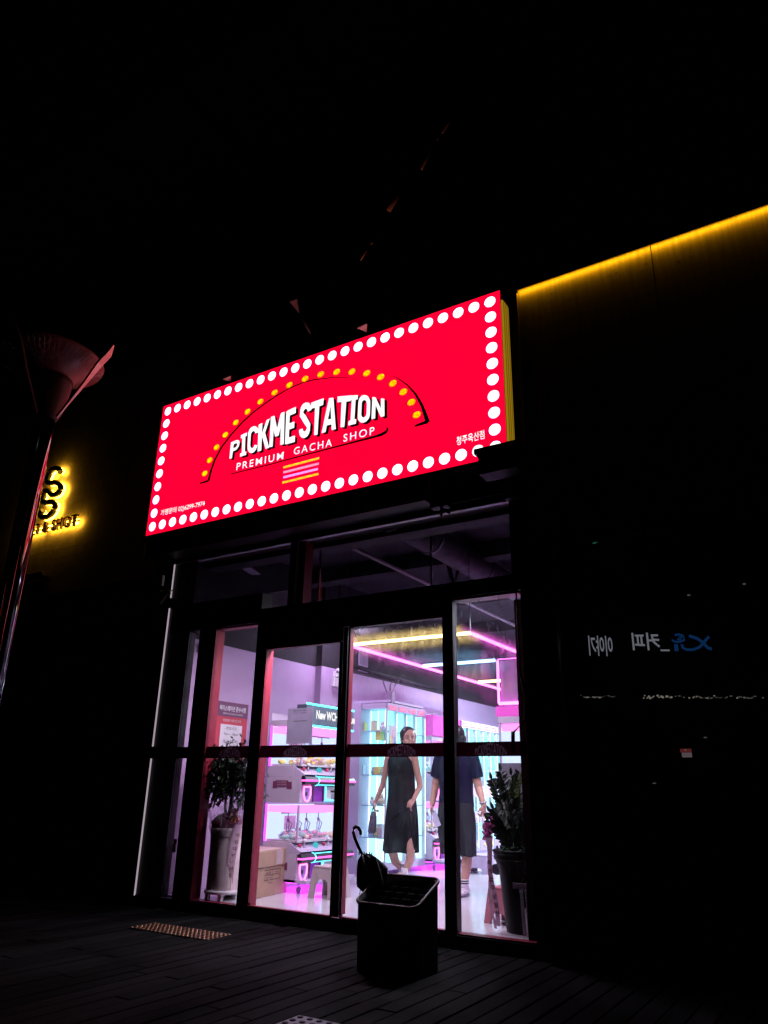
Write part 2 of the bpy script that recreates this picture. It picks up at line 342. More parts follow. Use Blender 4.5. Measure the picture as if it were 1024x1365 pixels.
M_tglass = glass_mat('transom_glass', .05, tint=(.55, .51, .57)); pane('glass_pane', -6.37, -4.69, 2.872, 3.384, M_tglass); pane('glass_pane', -4.60, -2.285, 2.70, 3.384, M_tglass)
pane('glass_pane', -6.03, -5.87, -.02, 2.55); pane('glass_pane', -5.628, -5.045, 0, 2.55); pane('glass_pane', -2.838, -2.235, 0, 2.55, M_fog2)
box('backlit_jamb_sheet', -2.292, -2.216, D + .004, D + .008, .01, 2.50, sheet_mat('translucent_jamb_sheet', (.07, .042, .048), .8), sf)  # jamb face, as a translucent sheet added so inside light brightens it

# maroon manifestation film with the shop name, across every pane
M_film = sheet_mat('maroon_film', (.007, .0004, .002), .9); M_filmt = sheet_mat('pale_film_lettering', (.055, .036, .048), .9)
def film_outlines():
    c = bpy.data.curves.new('ft', 'FONT'); c.body = 'PICKMESTATION'; c.offset = .004; o = bpy.data.objects.new('ft', c); COL.objects.link(o)
    bpy.context.view_layer.objects.active = o; o.select_set(True); bpy.ops.object.convert(target='CURVE'); out = []
    for s in o.data.splines:
        P = s.bezier_points; n = len(P); ring = []
        for i in range(n):
            a, b = P[i], P[(i + 1) % n]
            if (a.handle_right - a.co).length < 1e-4 and (b.handle_left - b.co).length < 1e-4: ring.append(a.co.to_2d()); continue
            for k in range(3):
                t = k / 3; u = 1 - t; ring.append((a.co * u ** 3 + a.handle_right * 3 * u * u * t + b.handle_left * 3 * u * t * t + b.co * t ** 3).to_2d())
        out.append(ring)
    xs = [p.x for r in out for p in r]; ys = [p.y for r in out for p in r]
    out = [[((p.x - min(xs)) / (max(xs) - min(xs)), (p.y - min(ys)) / (max(ys) - min(ys))) for p in r] for r in out]
    bpy.data.objects.remove(o); return out
FILM_TEXT = film_outlines()
def band(p, x0, x1, tc=None, tw=.27):
    if tc is None: box('film_band', x0, x1, D - .006, D - .0042, 1.262, 1.372, M_film, p); return
    def fn(x, y):
        arch = 1 - (2 * x - 1) ** 2; return (tc + (x - .5) * tw - x0, .008 + y * (.046 + .047 * arch), 0)
    c = bpy.data.curves.new('film', 'CURVE'); c.dimensions = '2D'; c.fill_mode = 'BOTH'; c.resolution_u = 4
    r = c.splines.new('POLY'); r.points.add(3); r.use_cyclic_u = True
    for q, co in zip(r.points, ((0, 0), (x1 - x0, 0), (x1 - x0, .11), (0, .11))): q.co = (*co, 0, 1)
    for sp_ in FILM_TEXT:
        s = c.splines.new('POLY'); s.points.add(len(sp_) - 1); s.use_cyclic_u = True
        for q, (x, y) in zip(s.points, sp_): q.co = (*fn(x, y), 1)
    o = bpy.data.objects.new('film', c); COL.objects.link(o); me = bpy.data.meshes.new_from_object(o.evaluated_get(bpy.context.evaluated_depsgraph_get()))
    b = MB(); b.v = [Vector((x0 + v.co.x, D - .0055, 1.262 + v.co.y)) for v in me.vertices]; b.f = [tuple(f.vertices) for f in me.polygons]; b.sm = [False] * len(b.f)
    bpy.data.objects.remove(o); bpy.data.curves.remove(c); bpy.data.meshes.remove(me); b.build('film_band', M_film, p)
    c = bpy.data.curves.new('film', 'CURVE'); c.dimensions = '2D'; c.fill_mode = 'BOTH'
    for sp_ in FILM_TEXT:
        s = c.splines.new('POLY'); s.points.add(len(sp_) - 1); s.use_cyclic_u = True
        for q, (x, y) in zip(s.points, sp_): q.co = (*fn(x, y), 1)
    o = bpy.data.objects.new('film', c); COL.objects.link(o); me = bpy.data.meshes.new_from_object(o.evaluated_get(bpy.context.evaluated_depsgraph_get()))
    b = MB(); b.v = [Vector((x0 + v.co.x, D - .0055, 1.262 + v.co.y)) for v in me.vertices]; b.f = [tuple(f.vertices) for f in me.polygons]; b.sm = [False] * len(b.f)
    bpy.data.objects.remove(o); bpy.data.curves.remove(c); bpy.data.meshes.remove(me); b.build('film_lettering', M_filmt, p)
for a, b, c in ((-6.36, -5.75, None), (-5.628, -5.045, -5.31), (-2.838, -2.235, -2.54)): band(sf, a, b, c)

def sliding_door(label, x0, x1, ztop, gm, tc, st_l, st_r):
    d = thing('sliding_door', label, 'door', ((x0 + x1) / 2, D, 0), group='sliding glass doors')
    box('stile', x0 - st_l, x0, F0 - .015, F0 + .05, .012, ztop, M_black, d); box('stile', x1, x1 + st_r, F0 - .015, F0 + .05, .012, ztop, M_black, d)
    box('stile_trim', x0, x0 + .012, F0 + .01, F0 + .07, .03, ztop, M_red, d)
    box('bottom_rail', x0, x1, F0 + .0, F0 + .05, .004, .014, M_red, d); box('top_rail', x0, x1, F0, F0 + .05, ztop, ztop + .018, M_reddark, d)
    box('glass_pane', x0, x1, D - .003, D + .003, .014, ztop, gm, d); band(d, x0, x1, tc); return d
sliding_door('left sliding glass door with a paper notice stuck above its dark red band', -4.932, -4.012, 2.285, M_glass, -4.50, .0, .035)
sliding_door('middle sliding glass door misted at the top, in front of the walking woman', -3.925, -2.937, 2.41, M_fog, -3.36, .045, .0)

# notice on the left door (no code printed)
nq = thing('paper_notice', 'white paper notice stuck on the left sliding door above the band', 'notice', (-4.48, D + .012, 1.4))
box('paper', -4.625, -4.325, D + .008, D + .011, 1.385, 1.705, sheet_mat('notice_paper', (.75, .70, .80), .5), nq)
for s, z, h in (('KIOSK', 1.675, .016), ('안내문', 1.655, .012), ('---------------', 1.585, .006)):
    text('print', s, M_ink, (lambda z, h: (lambda v: (-4.475 + (v.x - .5) * .16, D + .0062, z + v.y * h)))(z, h), nq, fit=True)

# small parts on the frame
sw = thing('safety_sticker', 'small red and white sticker low on the wall inside the left side glass', 'sticker', (-5.93, D + .05, .4))
box('red_label', -5.975, -5.935, D + .02, D + .024, .46, .505, mat('red_label', (.6, .05, .06), .5), sw); box('white_label', -5.985, -5.94, D + .02, D + .023, .385, .458, M_white, sw)
cb = thing('cable_bracket', 'small white cable clip and bracket on the frame above left side glass', 'bracket', tuple(aY(222, 785, 5.58)))
MB().box(-6.50, -6.47, 5.56, 5.59, 3.12, 3.24).build('cable_box', M_trim, cb)
MB().tube([aY(227, 790, 5.58), aY(221, 795, 5.58), aY(214, 805, 5.58)], .014, 6).build('bent_arm', M_trim, cb)
MB().tube([aY(214, 788, 5.58), aY(230, 787, 5.58)], .006, 6).build('clip', M_trim, cb)
fl = thing('floodlight', 'small unlit black clamp lamp fixed to the transom rail', 'floodlight', tuple(aY(588, 680, 5.5)))
MB().box(-2.97, -2.80, 5.46, 5.56, 3.37, 3.43, .01).build('lamp_body', M_black, fl)
MB().tube([(-2.87, 5.5, 3.38), (-2.87, 5.5, 3.28)], .012).tube([(-2.87, 5.5, 3.36), (-2.78, 5.48, 3.30)], .014).build('clamp', M_black, fl)
fl2 = thing('cable_bundle', 'tangled black cables and box at the right end of the transom', 'cables', (-2.22, 5.5, 3.3))
MB().box(-2.26, -2.08, 5.48, 5.58, 3.33, 3.56, .01).build('box', M_black, fl2)
for i in range(5): MB().tube([(-2.24 + .03 * i, 5.47, 3.50), (-2.22 + .02 * i, 5.44, 3.44 - .02 * i), (-2.17 + .01 * i, 5.46, 3.36)], .006, 6).build('cable', M_steelbk, fl2)
cdn = thing('hanging_cable', 'black cable hanging down the right jamb into the last window', 'cable', (-2.3, 5.62, 2.0))
MB().tube([aY(684, 690, 5.6), aY(687, 770, 5.6), aY(694, 900, 5.6), aY(701, 925, 5.6), aY(700, 960, 5.6), aY(684, 977, 5.6), aY(684, 1000, 5.6)], [.007, .007, .008, .016, .010, .009, .014], 8).build('cord', M_black, cdn)
MB().tube([aY(684, 975, 5.6), aY(684, 1003, 5.6)], .016, 8).build('plug', M_black, cdn)

# ================================================================ THE RED SIGN
YS = 5.40; SX0, SX1, SZ0, SZ1 = -6.66, -2.185, 3.695, 5.380
sg = thing('shop_sign', 'big lit red sign with white bulbs and arched white lettering above the doors', 'sign', (-4.4, 5.5, SZ0))
box('sign_case', SX0, SX1 - .004, YS + .006, YS + .20, SZ0, SZ1, mat('sign_case_red', (.25, .02, .03), .5), sg)
box('sign_face', SX0, SX1, YS, YS + .0055, SZ0, SZ1, G_sign, sg)
G_sd = glow('amber_side_painted_glow', (.32, .19, .006), .9); G_sd2 = glow('amber_groove_painted_glow', (.17, .09, .004), .8)  # yellow light on the case side, put in as emission
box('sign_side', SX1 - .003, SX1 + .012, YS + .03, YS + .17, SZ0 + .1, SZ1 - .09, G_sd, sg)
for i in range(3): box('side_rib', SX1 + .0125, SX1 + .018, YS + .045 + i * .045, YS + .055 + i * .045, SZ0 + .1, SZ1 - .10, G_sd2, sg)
def on(px, py, d=0.): p = aY(px, py, YS - .001 - d); return p
# white bulbs: 27 along the long edges, 10 rows high
bx0, bx1 = -6.565, -2.285
tz, bz = aY(224, 549.5, YS).z, aY(204, 702, YS).z; tz = (tz + aY(652.7, 401.5, YS).z) / 2
def disc(name, c, r, m, parent, y, ell=1.):
    b = MB(); b.poly([(c[0] + r * math.cos(a), y, c[1] + r * ell * math.sin(a)) for a in [-2 * PI * i / 20 for i in range(20)]])
    return b.build(name, m, parent)
first = None
def bulb(x, z):
    global first
    if first is None:
        first = disc('bulb', (0, 0), .0565, G_bulb, None, 0.); first.parent = sg; first.location = Vector((x, YS - .003, z)) - Vector(sg.location); return
    o = first.copy(); COL.objects.link(o); o.parent = sg; o.location = Vector((x, YS - .003, z)) - Vector(sg.location)
for i in range(27): bulb(lerp(bx0, bx1, i / 26), tz); bulb(lerp(bx0, bx1, i / 26), bz)
for j in range(1, 9): z = lerp(bz, tz, j / 9); bulb(bx0, z); bulb(bx1, z)
# amber dots over the arch
am = [(353, 990), (378, 923), (413, 858), (457, 795), (510, 733), (569, 678), (634, 627), (706, 581), (781, 543), (860, 512), (939, 489)]
am = [(180 + a / 3.79, 370 + b / 3.79) for a, b in am] + [(380 + a / 4.655, 480 + b / 4.655) for a, b in [(321, 74), (416, 72), (508, 82), (594, 105), (670, 145), (735, 198), (785, 262), (818, 340)]]
for p in am: q = on(*p); disc('amber_dot', (q.x, q.z), .044, G_amber, sg, YS - .003, .82)
def ribbon_line(name, pts, ws, m, d=.003):
    P = [on(*p) for p in pts]; b = MB(); L, R = [], []
    for i, p in enumerate(P):
        t = P[min(i + 1, len(P) - 1)] - P[max(i - 1, 0)]; n = Vector((-t.z, 0, t.x)).normalized(); w = ws[i] / 2
        L.append(Vector((p.x, YS - d, p.z)) + n * w); R.append(Vector((p.x, YS - d, p.z)) - n * w)
    for i in range(len(P) - 1): b.quad(R[i], R[i + 1], L[i + 1], L[i])
    return b.build(name, m, sg)
M_line = mat('black_sign_print', (.01, .002, .004), .8)
z1 = lambda a: (180 + a[0] / 3.79, 370 + a[1] / 3.79); z3 = lambda a: (380 + a[0] / 4.655, 480 + a[1] / 4.655)
ribbon_line('arch_line', [z1(p) for p in [(328, 1040), (372, 1027)]], [.018, .03], M_line)
ribbon_line('arch_line', [z1(p) for p in [(372, 1029), (385, 975), (405, 920), (440, 855), (490, 790), (545, 730), (600, 680), (660, 635), (720, 595), (780, 560), (850, 530), (920, 513)]] + [z3(p) for p in [(200, 121), (300, 108), (380, 108), (450, 118)]], [.036, .034, .032, .030, .028, .026, .024, .022, .020, .018, .016, .014, .012, .009, .006, .002], M_line)
ribbon_line('arch_line', [z3(p) for p in [(660, 95), (700, 112), (760, 155), (810, 210), (850, 280), (875, 350), (886, 388)]], [.003, .008, .014, .022, .030, .040, .05], M_line)
ribbon_line('arch_line', [z3(p) for p in [(888, 382), (805, 410)]], [.04, .02], M_line)
ribbon_line('underline', [z1((485, 993)), z1((700, 940))] + [z3(p) for p in [(0, 622), (300, 543), (560, 475), (600, 462), (628, 446), (638, 430), (630, 414)]], [.012, .014, .016, .018, .026, .034, .036, .024, .006], M_line)
for a, b, c in (((750, 960), (932, 912), (1, .55, .02)), ((750, 985), (930, 940), (1, .35, .55)), ((750, 1010), (925, 967), (.75, .35, 1)), ((745, 1037), (928, 992), (1, .55, .02))):
    p0, p1 = z1(a), z1(b); ribbon_line('stripe', [p0, p1], [.024, .024], glow('lit_stripe_%d' % a[1], c, 1.2))
G_thin = glow('lit_dark_red_print', (.62, .0, .03), 1.)
for i in range(7):
    ribbon_line('thin_rule', [z1((478 - 4 * i, 1018 + i * 17)), z1((722 - 3 * i, 957 + i * 17))], [.0045] * 2, G_thin)
    ribbon_line('thin_rule', [z3((250, 598 + i * 15)), z3((632, 506 + i * 17))], [.0045] * 2, G_thin)

# heavy hand-cut letters
def arc(cx, cy, rx, ry, a0, a1, n=10): return [(cx + rx * math.cos(math.radians(lerp(a0, a1, i / n))), cy + ry * math.sin(math.radians(lerp(a0, a1, i / n)))) for i in range(n + 1)]
W_ = .27
GL = {
 'P': [([(.15, 0), (.15, 1)], .3), ([(.15, .91), (.55, .91)] + arc(.55, .70, .30, .21, 90, -90) + [(.15, .49)], .22)],
 'I': [([(.5, 0), (.5, 1)], .42), ([(.02, .07), (.98, .07)], .14), ([(.02, .93), (.98, .93)], .14)],
 'C': [([(.86, .72)] + arc(.5, .70, .36, .22, 10, 180, 8) + arc(.5, .30, .36, .22, 180, 350, 8), .24)],
 'K': [([(.15, 0), (.15, 1)], .3), ([(.86, 1), (.34, .46)], .27), ([(.42, .62), (.86, 0)], .28)],
 'M': [([(.10, 0), (.14, 1)], .22), ([(.86, 1), (.90, 0)], .22), ([(.16, .97), (.5, .30)], .22), ([(.5, .30), (.84, .97)], .22)],
 'E': [([(.16, 0), (.16, 1)], .32), ([(.1, .92), (.95, .92)], .16), ([(.1, .5), (.85, .5)], .16), ([(.1, .08), (.95, .08)], .16)],
 'S': [([(.86, .74)] + arc(.5, .73, .35, .18, 10, 200, 9) + [(.36, .58), (.64, .43)] + arc(.5, .27, .35, .18, 20, -170, 9) + [(.14, .26)], .24)],
 'T': [([(.5, 0), (.5, 1)], .32), ([(.0, .915), (1., .915)], .17)],
 'A': [([(.13, 0), (.44, 1)], .26), ([(.56, 1), (.87, 0)], .26), ([(.24, .27), (.76, .27)], .15)],
 'O': [(arc(.5, .72, .36, .22, 0, 180, 8) + arc(.5, .28, .36, .22, 180, 360, 8) + [(.86, .72)], .25)],
 'N': [([(.13, 0), (.13, 1)], .26), ([(.87, 0), (.87, 1)], .26), ([(.16, .95), (.84, .05)], .26)],
}
def glyph(ch, quad, m, d, name):
    """quad: world corners bl, br, tl, tr on the sign face"""
    f = bil(*quad); b = MB(); e = 0
    W = ((quad[1] - quad[0]).length + (quad[3] - quad[2]).length) / 2; H = ((quad[2] - quad[0]).length + (quad[3] - quad[1]).length) / 2
    for pts, w in GL[ch]:
        w = w * 1.14
        P = [Vector((x * W, y * H, 0)) for x, y in pts]; L, R = [], []
        for i, p in enumerate(P):
            t = (P[min(i + 1, len(P) - 1)] - P[max(i - 1, 0)]); horiz = abs(t.x) / (t.length + 1e-9)
            ww = w * (W if len(pts) > 3 or horiz < .8 else H) if not (len(pts) > 3) else w * lerp(W, H * .72, horiz)
            n = Vector((-t.y, t.x, 0)).normalized() * ww / 2; 
            if len(pts) == 2 and horiz < .8: n = Vector((-ww / 2, 0, 0))
            if len(pts) == 2 and horiz >= .8: n = Vector((0, ww / 2, 0))
            L.append(p + n); R.append(p - n)
        mp = lambda q: f(Vector((q.x / W, q.y / H, 0))) + Vector((0, -d - e, 0))
        for i in range(len(P) - 1): b.quad(mp(L[i]), mp(R[i]), mp(R[i + 1]), mp(L[i + 1])); e += .00003
        e += .0002
    return b.build(name, m, sg)
za = lambda x, y: (280 + x / 6.825, 480 + y / 6.825); zb = lambda x, y: (380 + x / 4.655, 480 + y / 4.655)
words = [('P', za(182, 900), za(250, 880), za(196, 750), za(284, 715)), ('I', za(276, 880), za(334, 862), za(284, 688), za(342, 660)),
 ('C', za(342, 853), za(430, 835), za(352, 618), za(448, 596)), ('K', za(438, 835), za(540, 800), za(448, 590), za(548, 532)),
 ('M', za(545, 795), za(672, 768), za(556, 520), za(684, 470)), ('E', za(688, 768), za(780, 742), za(700, 470), za(790, 428)),
 ('S', zb(88, 490), zb(155, 478), zb(98, 272), zb(168, 258)), ('T', zb(165, 470), zb(222, 462), zb(165, 268), zb(243, 240)),
 ('A', zb(230, 455), zb(316, 430), zb(256, 240), zb(322, 232)), ('T', zb(325, 420), zb(392, 415), zb(328, 230), zb(412, 222)),
 ('I', zb(394, 407), zb(444, 393), zb(404, 224), zb(456, 220)), ('O', zb(452, 392), zb(528, 375), zb(460, 222), zb(532, 226)), ('N', zb(540, 368), zb(618, 350), zb(546, 230), zb(618, 242))]
M_sh = mat('grey_letter_shadow', (.02, .02, .022), .8)
for ch, *q in words:
    Q = [on(*p) for p in q]
    Q2 = [v + Vector((.032, 0, -.026)) for v in Q]; glyph(ch, Q2, M_sh, .003, 'letter_shadow')
    Q3 = [v + Vector((.016, 0, -.013)) for v in Q]; glyph(ch, Q3, M_sh, .0042, 'letter_shadow')
    glyph(ch, Q, G_letter, .006, 'letter')
def signtext(body, p0, p1, h, off=.012, sp=1.0):
    a, b = on(*p0), on(*p1)
    text('lettering', body, G_letter, lambda v: Vector((lerp(a.x, b.x, v.x), YS - .005, lerp(a.z, b.z, v.x) + v.y * h)), sg, off=off, spacing=sp, fit=True)
signtext('PREMIUM', z1((513, 975)), z1((750, 918)), .085, .004, 1.3)
signtext('GACHA', zb(55, 590), zb(292, 535), .085, .004, 1.3)
signtext('SHOP', zb(363, 510), zb(556, 462), .085, .004, 1.3)
signtext('가맹문의 02)6299-7974', z1((128, 1210)), z1((352, 1160)), .085)
signtext('청주옥산점', (430 + 678 / 3.79, 370 + 850 / 3.79), (430 + 820 / 3.79, 370 + 815 / 3.79), .088, .012)

# brackets seen above the sign's top edge
br = []
for (a, b, c), lb in ((((476, 437.5), (489.5, 431.5), (489, 443)), 'small triangular sign bracket lit red above the middle of the sign'), (((297, 505.5), (308, 501), (308, 509)), 'small triangular sign bracket lit red above the left part of the sign'), (((386, 402), (396, 399), (399, 418)), 'dim red triangular bracket high above the arch of the sign')):
    P = [aZ(*p, (5.42, 5.42, 5.60)[0 if 'high above' not in lb else 2]) for p in (a, b, c)]; t = thing('sign_bracket', lb, 'bracket', tuple(P[2]), group='brackets above the sign')
    m = MB(); Qb = [p + Vector((0, 0, .03)) for p in P]; m.poly([P[0], P[1], P[2]]); m.poly([Qb[2], Qb[1], Qb[0]])
    for i in range(3): j = (i + 1) % 3; m.quad(P[j], P[i], Qb[i], Qb[j])
    m.build('gusset', mat('dull_bracket_steel', (.03, .022, .022), .6) if 'high above' in lb else mat('pale_bracket_steel', (.45, .4, .4), .5), t); MB().tube([P[2], P[2] + Vector((0, .2, -.12))], .01, 6).build('rod', M_black, t)

# junction box in front of the sign's lower right corner
jb = thing('speaker_box', 'black box covering the lower right corner of the red sign', 'box', (-2.3, 5.25, 3.5))
box('case', -2.335, -2.0, 5.14, 5.32, 3.44, 3.62, M_black, jb, b=.006); box('lid', -2.365, -1.98, 5.12, 5.34, 3.622, 3.672, M_steelbk, jb, b=.008)

# ================================================================ RIGHT NEIGHBOUR: dark wall with yellow LED cornice, dark window
YR = 5.45
nb = thing('neighbour_wall', 'dark wall right of the shop lit yellow along its top edge', 'wall', (0.5, YR + .1, -.14))
zt = (aY(691.8, 394, YR).z + aY(1024, 276, YR).z) / 2
M_led_wall = mat('scuffed_metal_cladding', (.20, .18, .15), .9, spec=.08, var=.22, vscale=9, bump=.08, bscale=30, stretch=(3.5, 1, .35))
for i in range(6): box('wall_panel', -2.03 + i * 1.2, -2.03 + i * 1.2 + 1.192, YR, YR + .25, 2.9, zt + .07, M_led_wall, nb)
box('coping', -2.05, 5.4, YR - .066, YR + .25, zt + .072, zt + .12, M_black, nb)
box('led_profile', -2.03, 5.4, YR - .064, YR - .058, zt - .002, zt + .071, M_black, nb)
box('led_strip', -2.028, 5.39, YR - .057, YR - .050, zt + .050, zt + .058, G_yel, nb)
for i in range(4):
    l = bpy.data.lights.new('led_strip_light', 'AREA'); l.shape = 'RECTANGLE'; l.size = 1.85; l.size_y = .012; l.energy = 3.6; l.color = (1, .44, .006); l.spread = math.radians(108)
    o = bpy.data.objects.new('led_strip_light', l); COL.objects.link(o); o.location = Vector((-1.1 + i * 1.86, YR - .048, zt + .03)) - Vector(nb.location); o.parent = nb; o.rotation_euler = (math.radians(90 - 36), 0, 0)
box('end_return', -2.034, -2.029, YR - .02, YR + .2, 3.0, zt, mat('edge_painted_yellow_light', (.5, .4, .1), .5), nb)  # yellow light on this edge is put into its colour
for i in range(14):
    q = aY(random.uniform(720, 1000), 0, YR); zz = zt - random.uniform(.08, .42)
    MB().ball((random.uniform(-1.9, 0.2), YR - .002, zz), random.uniform(.003, .006), 1).build('rivet', mat('grey_rivet', (.35, .32, .3), .5), nb)
# window band below
wn = thing('dark_window', 'dark shop window right of the doors with faint reflected lights', 'window', (0.0, YR + .05, 0.2))
box('glass_pane', -1.86, .15, YR + .04, YR + .05, .25, 2.84, M_dglass, wn); box('glass_pane', .21, 2.2, YR + .04, YR + .05, .25, 2.84, M_dglass, wn)
box('frame', -1.92, -1.865, YR, YR + .09, .2, 2.89, M_black, wn); box('frame', .155, .205, YR, YR + .09, .2, 2.89, M_black, wn)
box('frame', -1.92, 2.3, YR, YR + .09, 2.845, 2.895, M_black, wn); box('frame', -1.92, 2.3, YR, YR + .09, .15, .245, M_black, wn)
box('corner_post', -2.035, -1.925, YR - .0, YR + .25, -.14, 2.895, M_black, nb); box('plinth', -1.92, 5.4, YR, YR + .25, -.14, .145, M_black, nb)
box('side_return', -2.03, -1.95, YR + .26, 9.5, -.14, 5, M_facade, nb)
box('wall_panel', 2.31, 5.4, YR, YR + .25, .15, 2.89, M_facade, nb)
tag(box('neighbour_floor', -1.94, 5.4, 5.71, 9.5, -.13, 0, M_black), kind='structure')
YB = 6.2  # plane behind the glass for glowing stand-ins of street reflections
tag(box('neighbour_back_wall', -1.94, 5.4, 6.5, 6.6, 0, 3.4, M_black), kind='structure')
def reflection_text(name, body, px, h, m, label, flip=True, off=.02, cat='sign'):
    a, b = aY(*px[0], YB), aY(*px[1], YB); t = thing(name, label, cat, tuple((a + b) / 2 - Vector((0, 0, .05))))
    f = (lambda v: Vector((lerp(b.x, a.x, v.x), YB, lerp(b.z, a.z, v.x) + v.y * h))) if flip else (lambda v: Vector((lerp(a.x, b.x, v.x), YB, lerp(a.z, b.z, v.x) + v.y * h)))
    text('lettering', body, m, f, t, off=off, fit=True); MB().tube([a + Vector((0, .03, h * .3)), b + Vector((0, .03, h * .3))], .006, 6).build('rail', M_black, t); return t
G_dw = glow('white_reflection_glow', (.62, .66, .72), .75); G_db = glow('blue_reflection_glow', (.02, .13, .42), .55); G_ds = glow('cream_reflection_glow', (.8, .78, .6), .7)  # emission colours standing in for reflections in the glass
reflection_text('reflected_lettering', '이야기', ((786, 874), (818, 875)), .17, G_dw, 'faint white reflected lettering, built glowing behind the dark window, nearer the doors', cat='lettering')
reflection_text('reflected_lettering', '_커피', ((844, 868), (893, 868)), .15, G_dw, 'faint white reflected lettering beside the blue logo, built glowing behind the dark window', cat='lettering')
lg = thing('reflected_logo', 'faint blue reflected logo, built glowing behind the dark window', 'logo', tuple(aY(920, 868, YB)))  # reflected logo, added as glowing tubes behind the glass
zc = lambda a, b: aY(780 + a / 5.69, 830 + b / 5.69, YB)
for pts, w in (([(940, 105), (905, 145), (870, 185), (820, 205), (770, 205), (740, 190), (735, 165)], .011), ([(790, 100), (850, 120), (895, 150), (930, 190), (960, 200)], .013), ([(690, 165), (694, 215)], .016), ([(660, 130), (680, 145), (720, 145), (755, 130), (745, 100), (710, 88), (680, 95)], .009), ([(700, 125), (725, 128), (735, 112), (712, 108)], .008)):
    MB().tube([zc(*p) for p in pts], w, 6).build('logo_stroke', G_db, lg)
fs = thing('reflected_string_lights', 'thin row of reflected fairy lights, built glowing behind the dark window', 'string lights', tuple(aY(890, 930, YB)))  # reflected string of lights, added as glowing balls behind the glass
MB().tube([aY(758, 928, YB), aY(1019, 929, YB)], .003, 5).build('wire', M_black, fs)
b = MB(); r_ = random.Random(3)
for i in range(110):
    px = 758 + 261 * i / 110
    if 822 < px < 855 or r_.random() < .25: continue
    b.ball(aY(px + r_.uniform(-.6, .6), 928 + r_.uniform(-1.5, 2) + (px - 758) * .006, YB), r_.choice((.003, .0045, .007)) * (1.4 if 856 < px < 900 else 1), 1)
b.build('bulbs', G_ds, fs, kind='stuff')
rs = thing('reflected_red_sign', 'tiny reflected red and white sign, built glowing low behind the dark window', 'sign', tuple(aY(914, 1008, YB)))  # reflected sign, added as glowing panels behind the glass
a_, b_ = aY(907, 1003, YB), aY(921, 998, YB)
box('red_panel', a_.x, b_.x, YB, YB + .02, a_.z, b_.z, glow('red_reflection_glow', (.42, .07, .06), .7), rs); box('white_strip', a_.x + .01, b_.x, YB - .004, YB + .015, a_.z - .035, a_.z - .002, glow('strip_reflection_glow', (.5, .4, .42), .6), rs)
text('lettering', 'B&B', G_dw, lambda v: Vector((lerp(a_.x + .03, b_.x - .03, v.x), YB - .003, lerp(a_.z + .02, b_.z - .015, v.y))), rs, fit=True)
gs = thing('reflected_green_light', 'small green heart shaped reflection, built glowing high behind the dark window', 'light', tuple(aY(791, 718, YB)))  # green reflection, added as a glowing shape behind the glass
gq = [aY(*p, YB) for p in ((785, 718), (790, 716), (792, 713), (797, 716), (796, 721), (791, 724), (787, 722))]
m = MB(); m.poly([p for p in gq]); m.poly([p + Vector((0, .03, 0)) for p in reversed(gq)]); m.build('reflection_face', glow('green_reflection_glow', (.05, .40, .22), .7), gs)
for i, (px, py, c) in enumerate(((992, 778, 'speck of reflected light, built glowing upper right in the dark window'), (918, 793, 'faint grey speck of reflected light, built glowing above the blue logo in the dark window'), (940, 983, 'tiny white speck of reflected light, built glowing above the red sign in the dark window'), (872, 1044, 'tiny grey speck of reflected light, built glowing lowest in the dark window'))):
    t = thing('reflected_speck', c if i else 'tiny ' + c, 'lamp', tuple(aY(px, py, YB)))  # reflected specks, added as small glowing boxes
    a_ = aY(px, py, YB); MB().box(a_.x - .010, a_.x + .010, YB, YB + .02, a_.z - .004, a_.z + .004).build('reflection_face', glow('speck_reflection_glow', (.35, .35, .33), .6), t)

# ================================================================ LEFT: halo-lit sign and street lamp
YL = 5.68
hs = thing('halo_sign', 'yellow halo-lit sign with stacked curly S letters on the left wall', 'sign', tuple(aY(75, 700, YL)))
zl = lambda a, b: aY(a / 7.31, 600 + b / 7.31, YL - .11)
sback = mat('halo_backing_cladding', (.30, .26, .2), .9, var=.2, bump=.3, bscale=20, spec=.1)
wl = aY(0, 760, YL - .01); 
for i in range(5):
    for j in range(5): box('backing_panel', -10.9 + i * .85, -10.9 + i * .85 + .846, YL - .006, YL + .004, 3.30 + j * .62, 3.30 + j * .62 + .617, sback, hs)
SS = [[(590, 205), (560, 180), (520, 190), (490, 230), (480, 275), (505, 315), (550, 325), (585, 350), (590, 390), (560, 430), (515, 435), (490, 410)],
      [(530, 400), (490, 385), (455, 395), (430, 430), (420, 475), (440, 510), (490, 510), (525, 530), (535, 570), (500, 630), (445, 655), (400, 640), (395, 605), (425, 590)]]
SS = [[(590, 215), (575, 185), (535, 180), (500, 205), (478, 250), (462, 300), (490, 320), (545, 315), (585, 340), (592, 380), (560, 425), (505, 435), (480, 400)],
      [(480, 400), (445, 400), (425, 450), (420, 500), (460, 510), (510, 505), (540, 540), (520, 600), (470, 645), (415, 655), (395, 625), (420, 590)]]
G_halo = glow('amber_halo_led', (1, .50, .03), 30)
def smooth_px(P):
    out = []
    for i in range(len(P) - 1):
        a, b, c, d = P[max(i - 1, 0)], P[i], P[i + 1], P[min(i + 2, len(P) - 1)]
        for k in range(4):
            t = k / 4; out.append(tuple(.5 * (2 * b[j] + (c[j] - a[j]) * t + (2 * a[j] - 5 * b[j] + 4 * c[j] - d[j]) * t * t + (3 * b[j] - a[j] - 3 * c[j] + d[j]) * t ** 3) for j in (0, 1)))
    return out + [P[-1]]
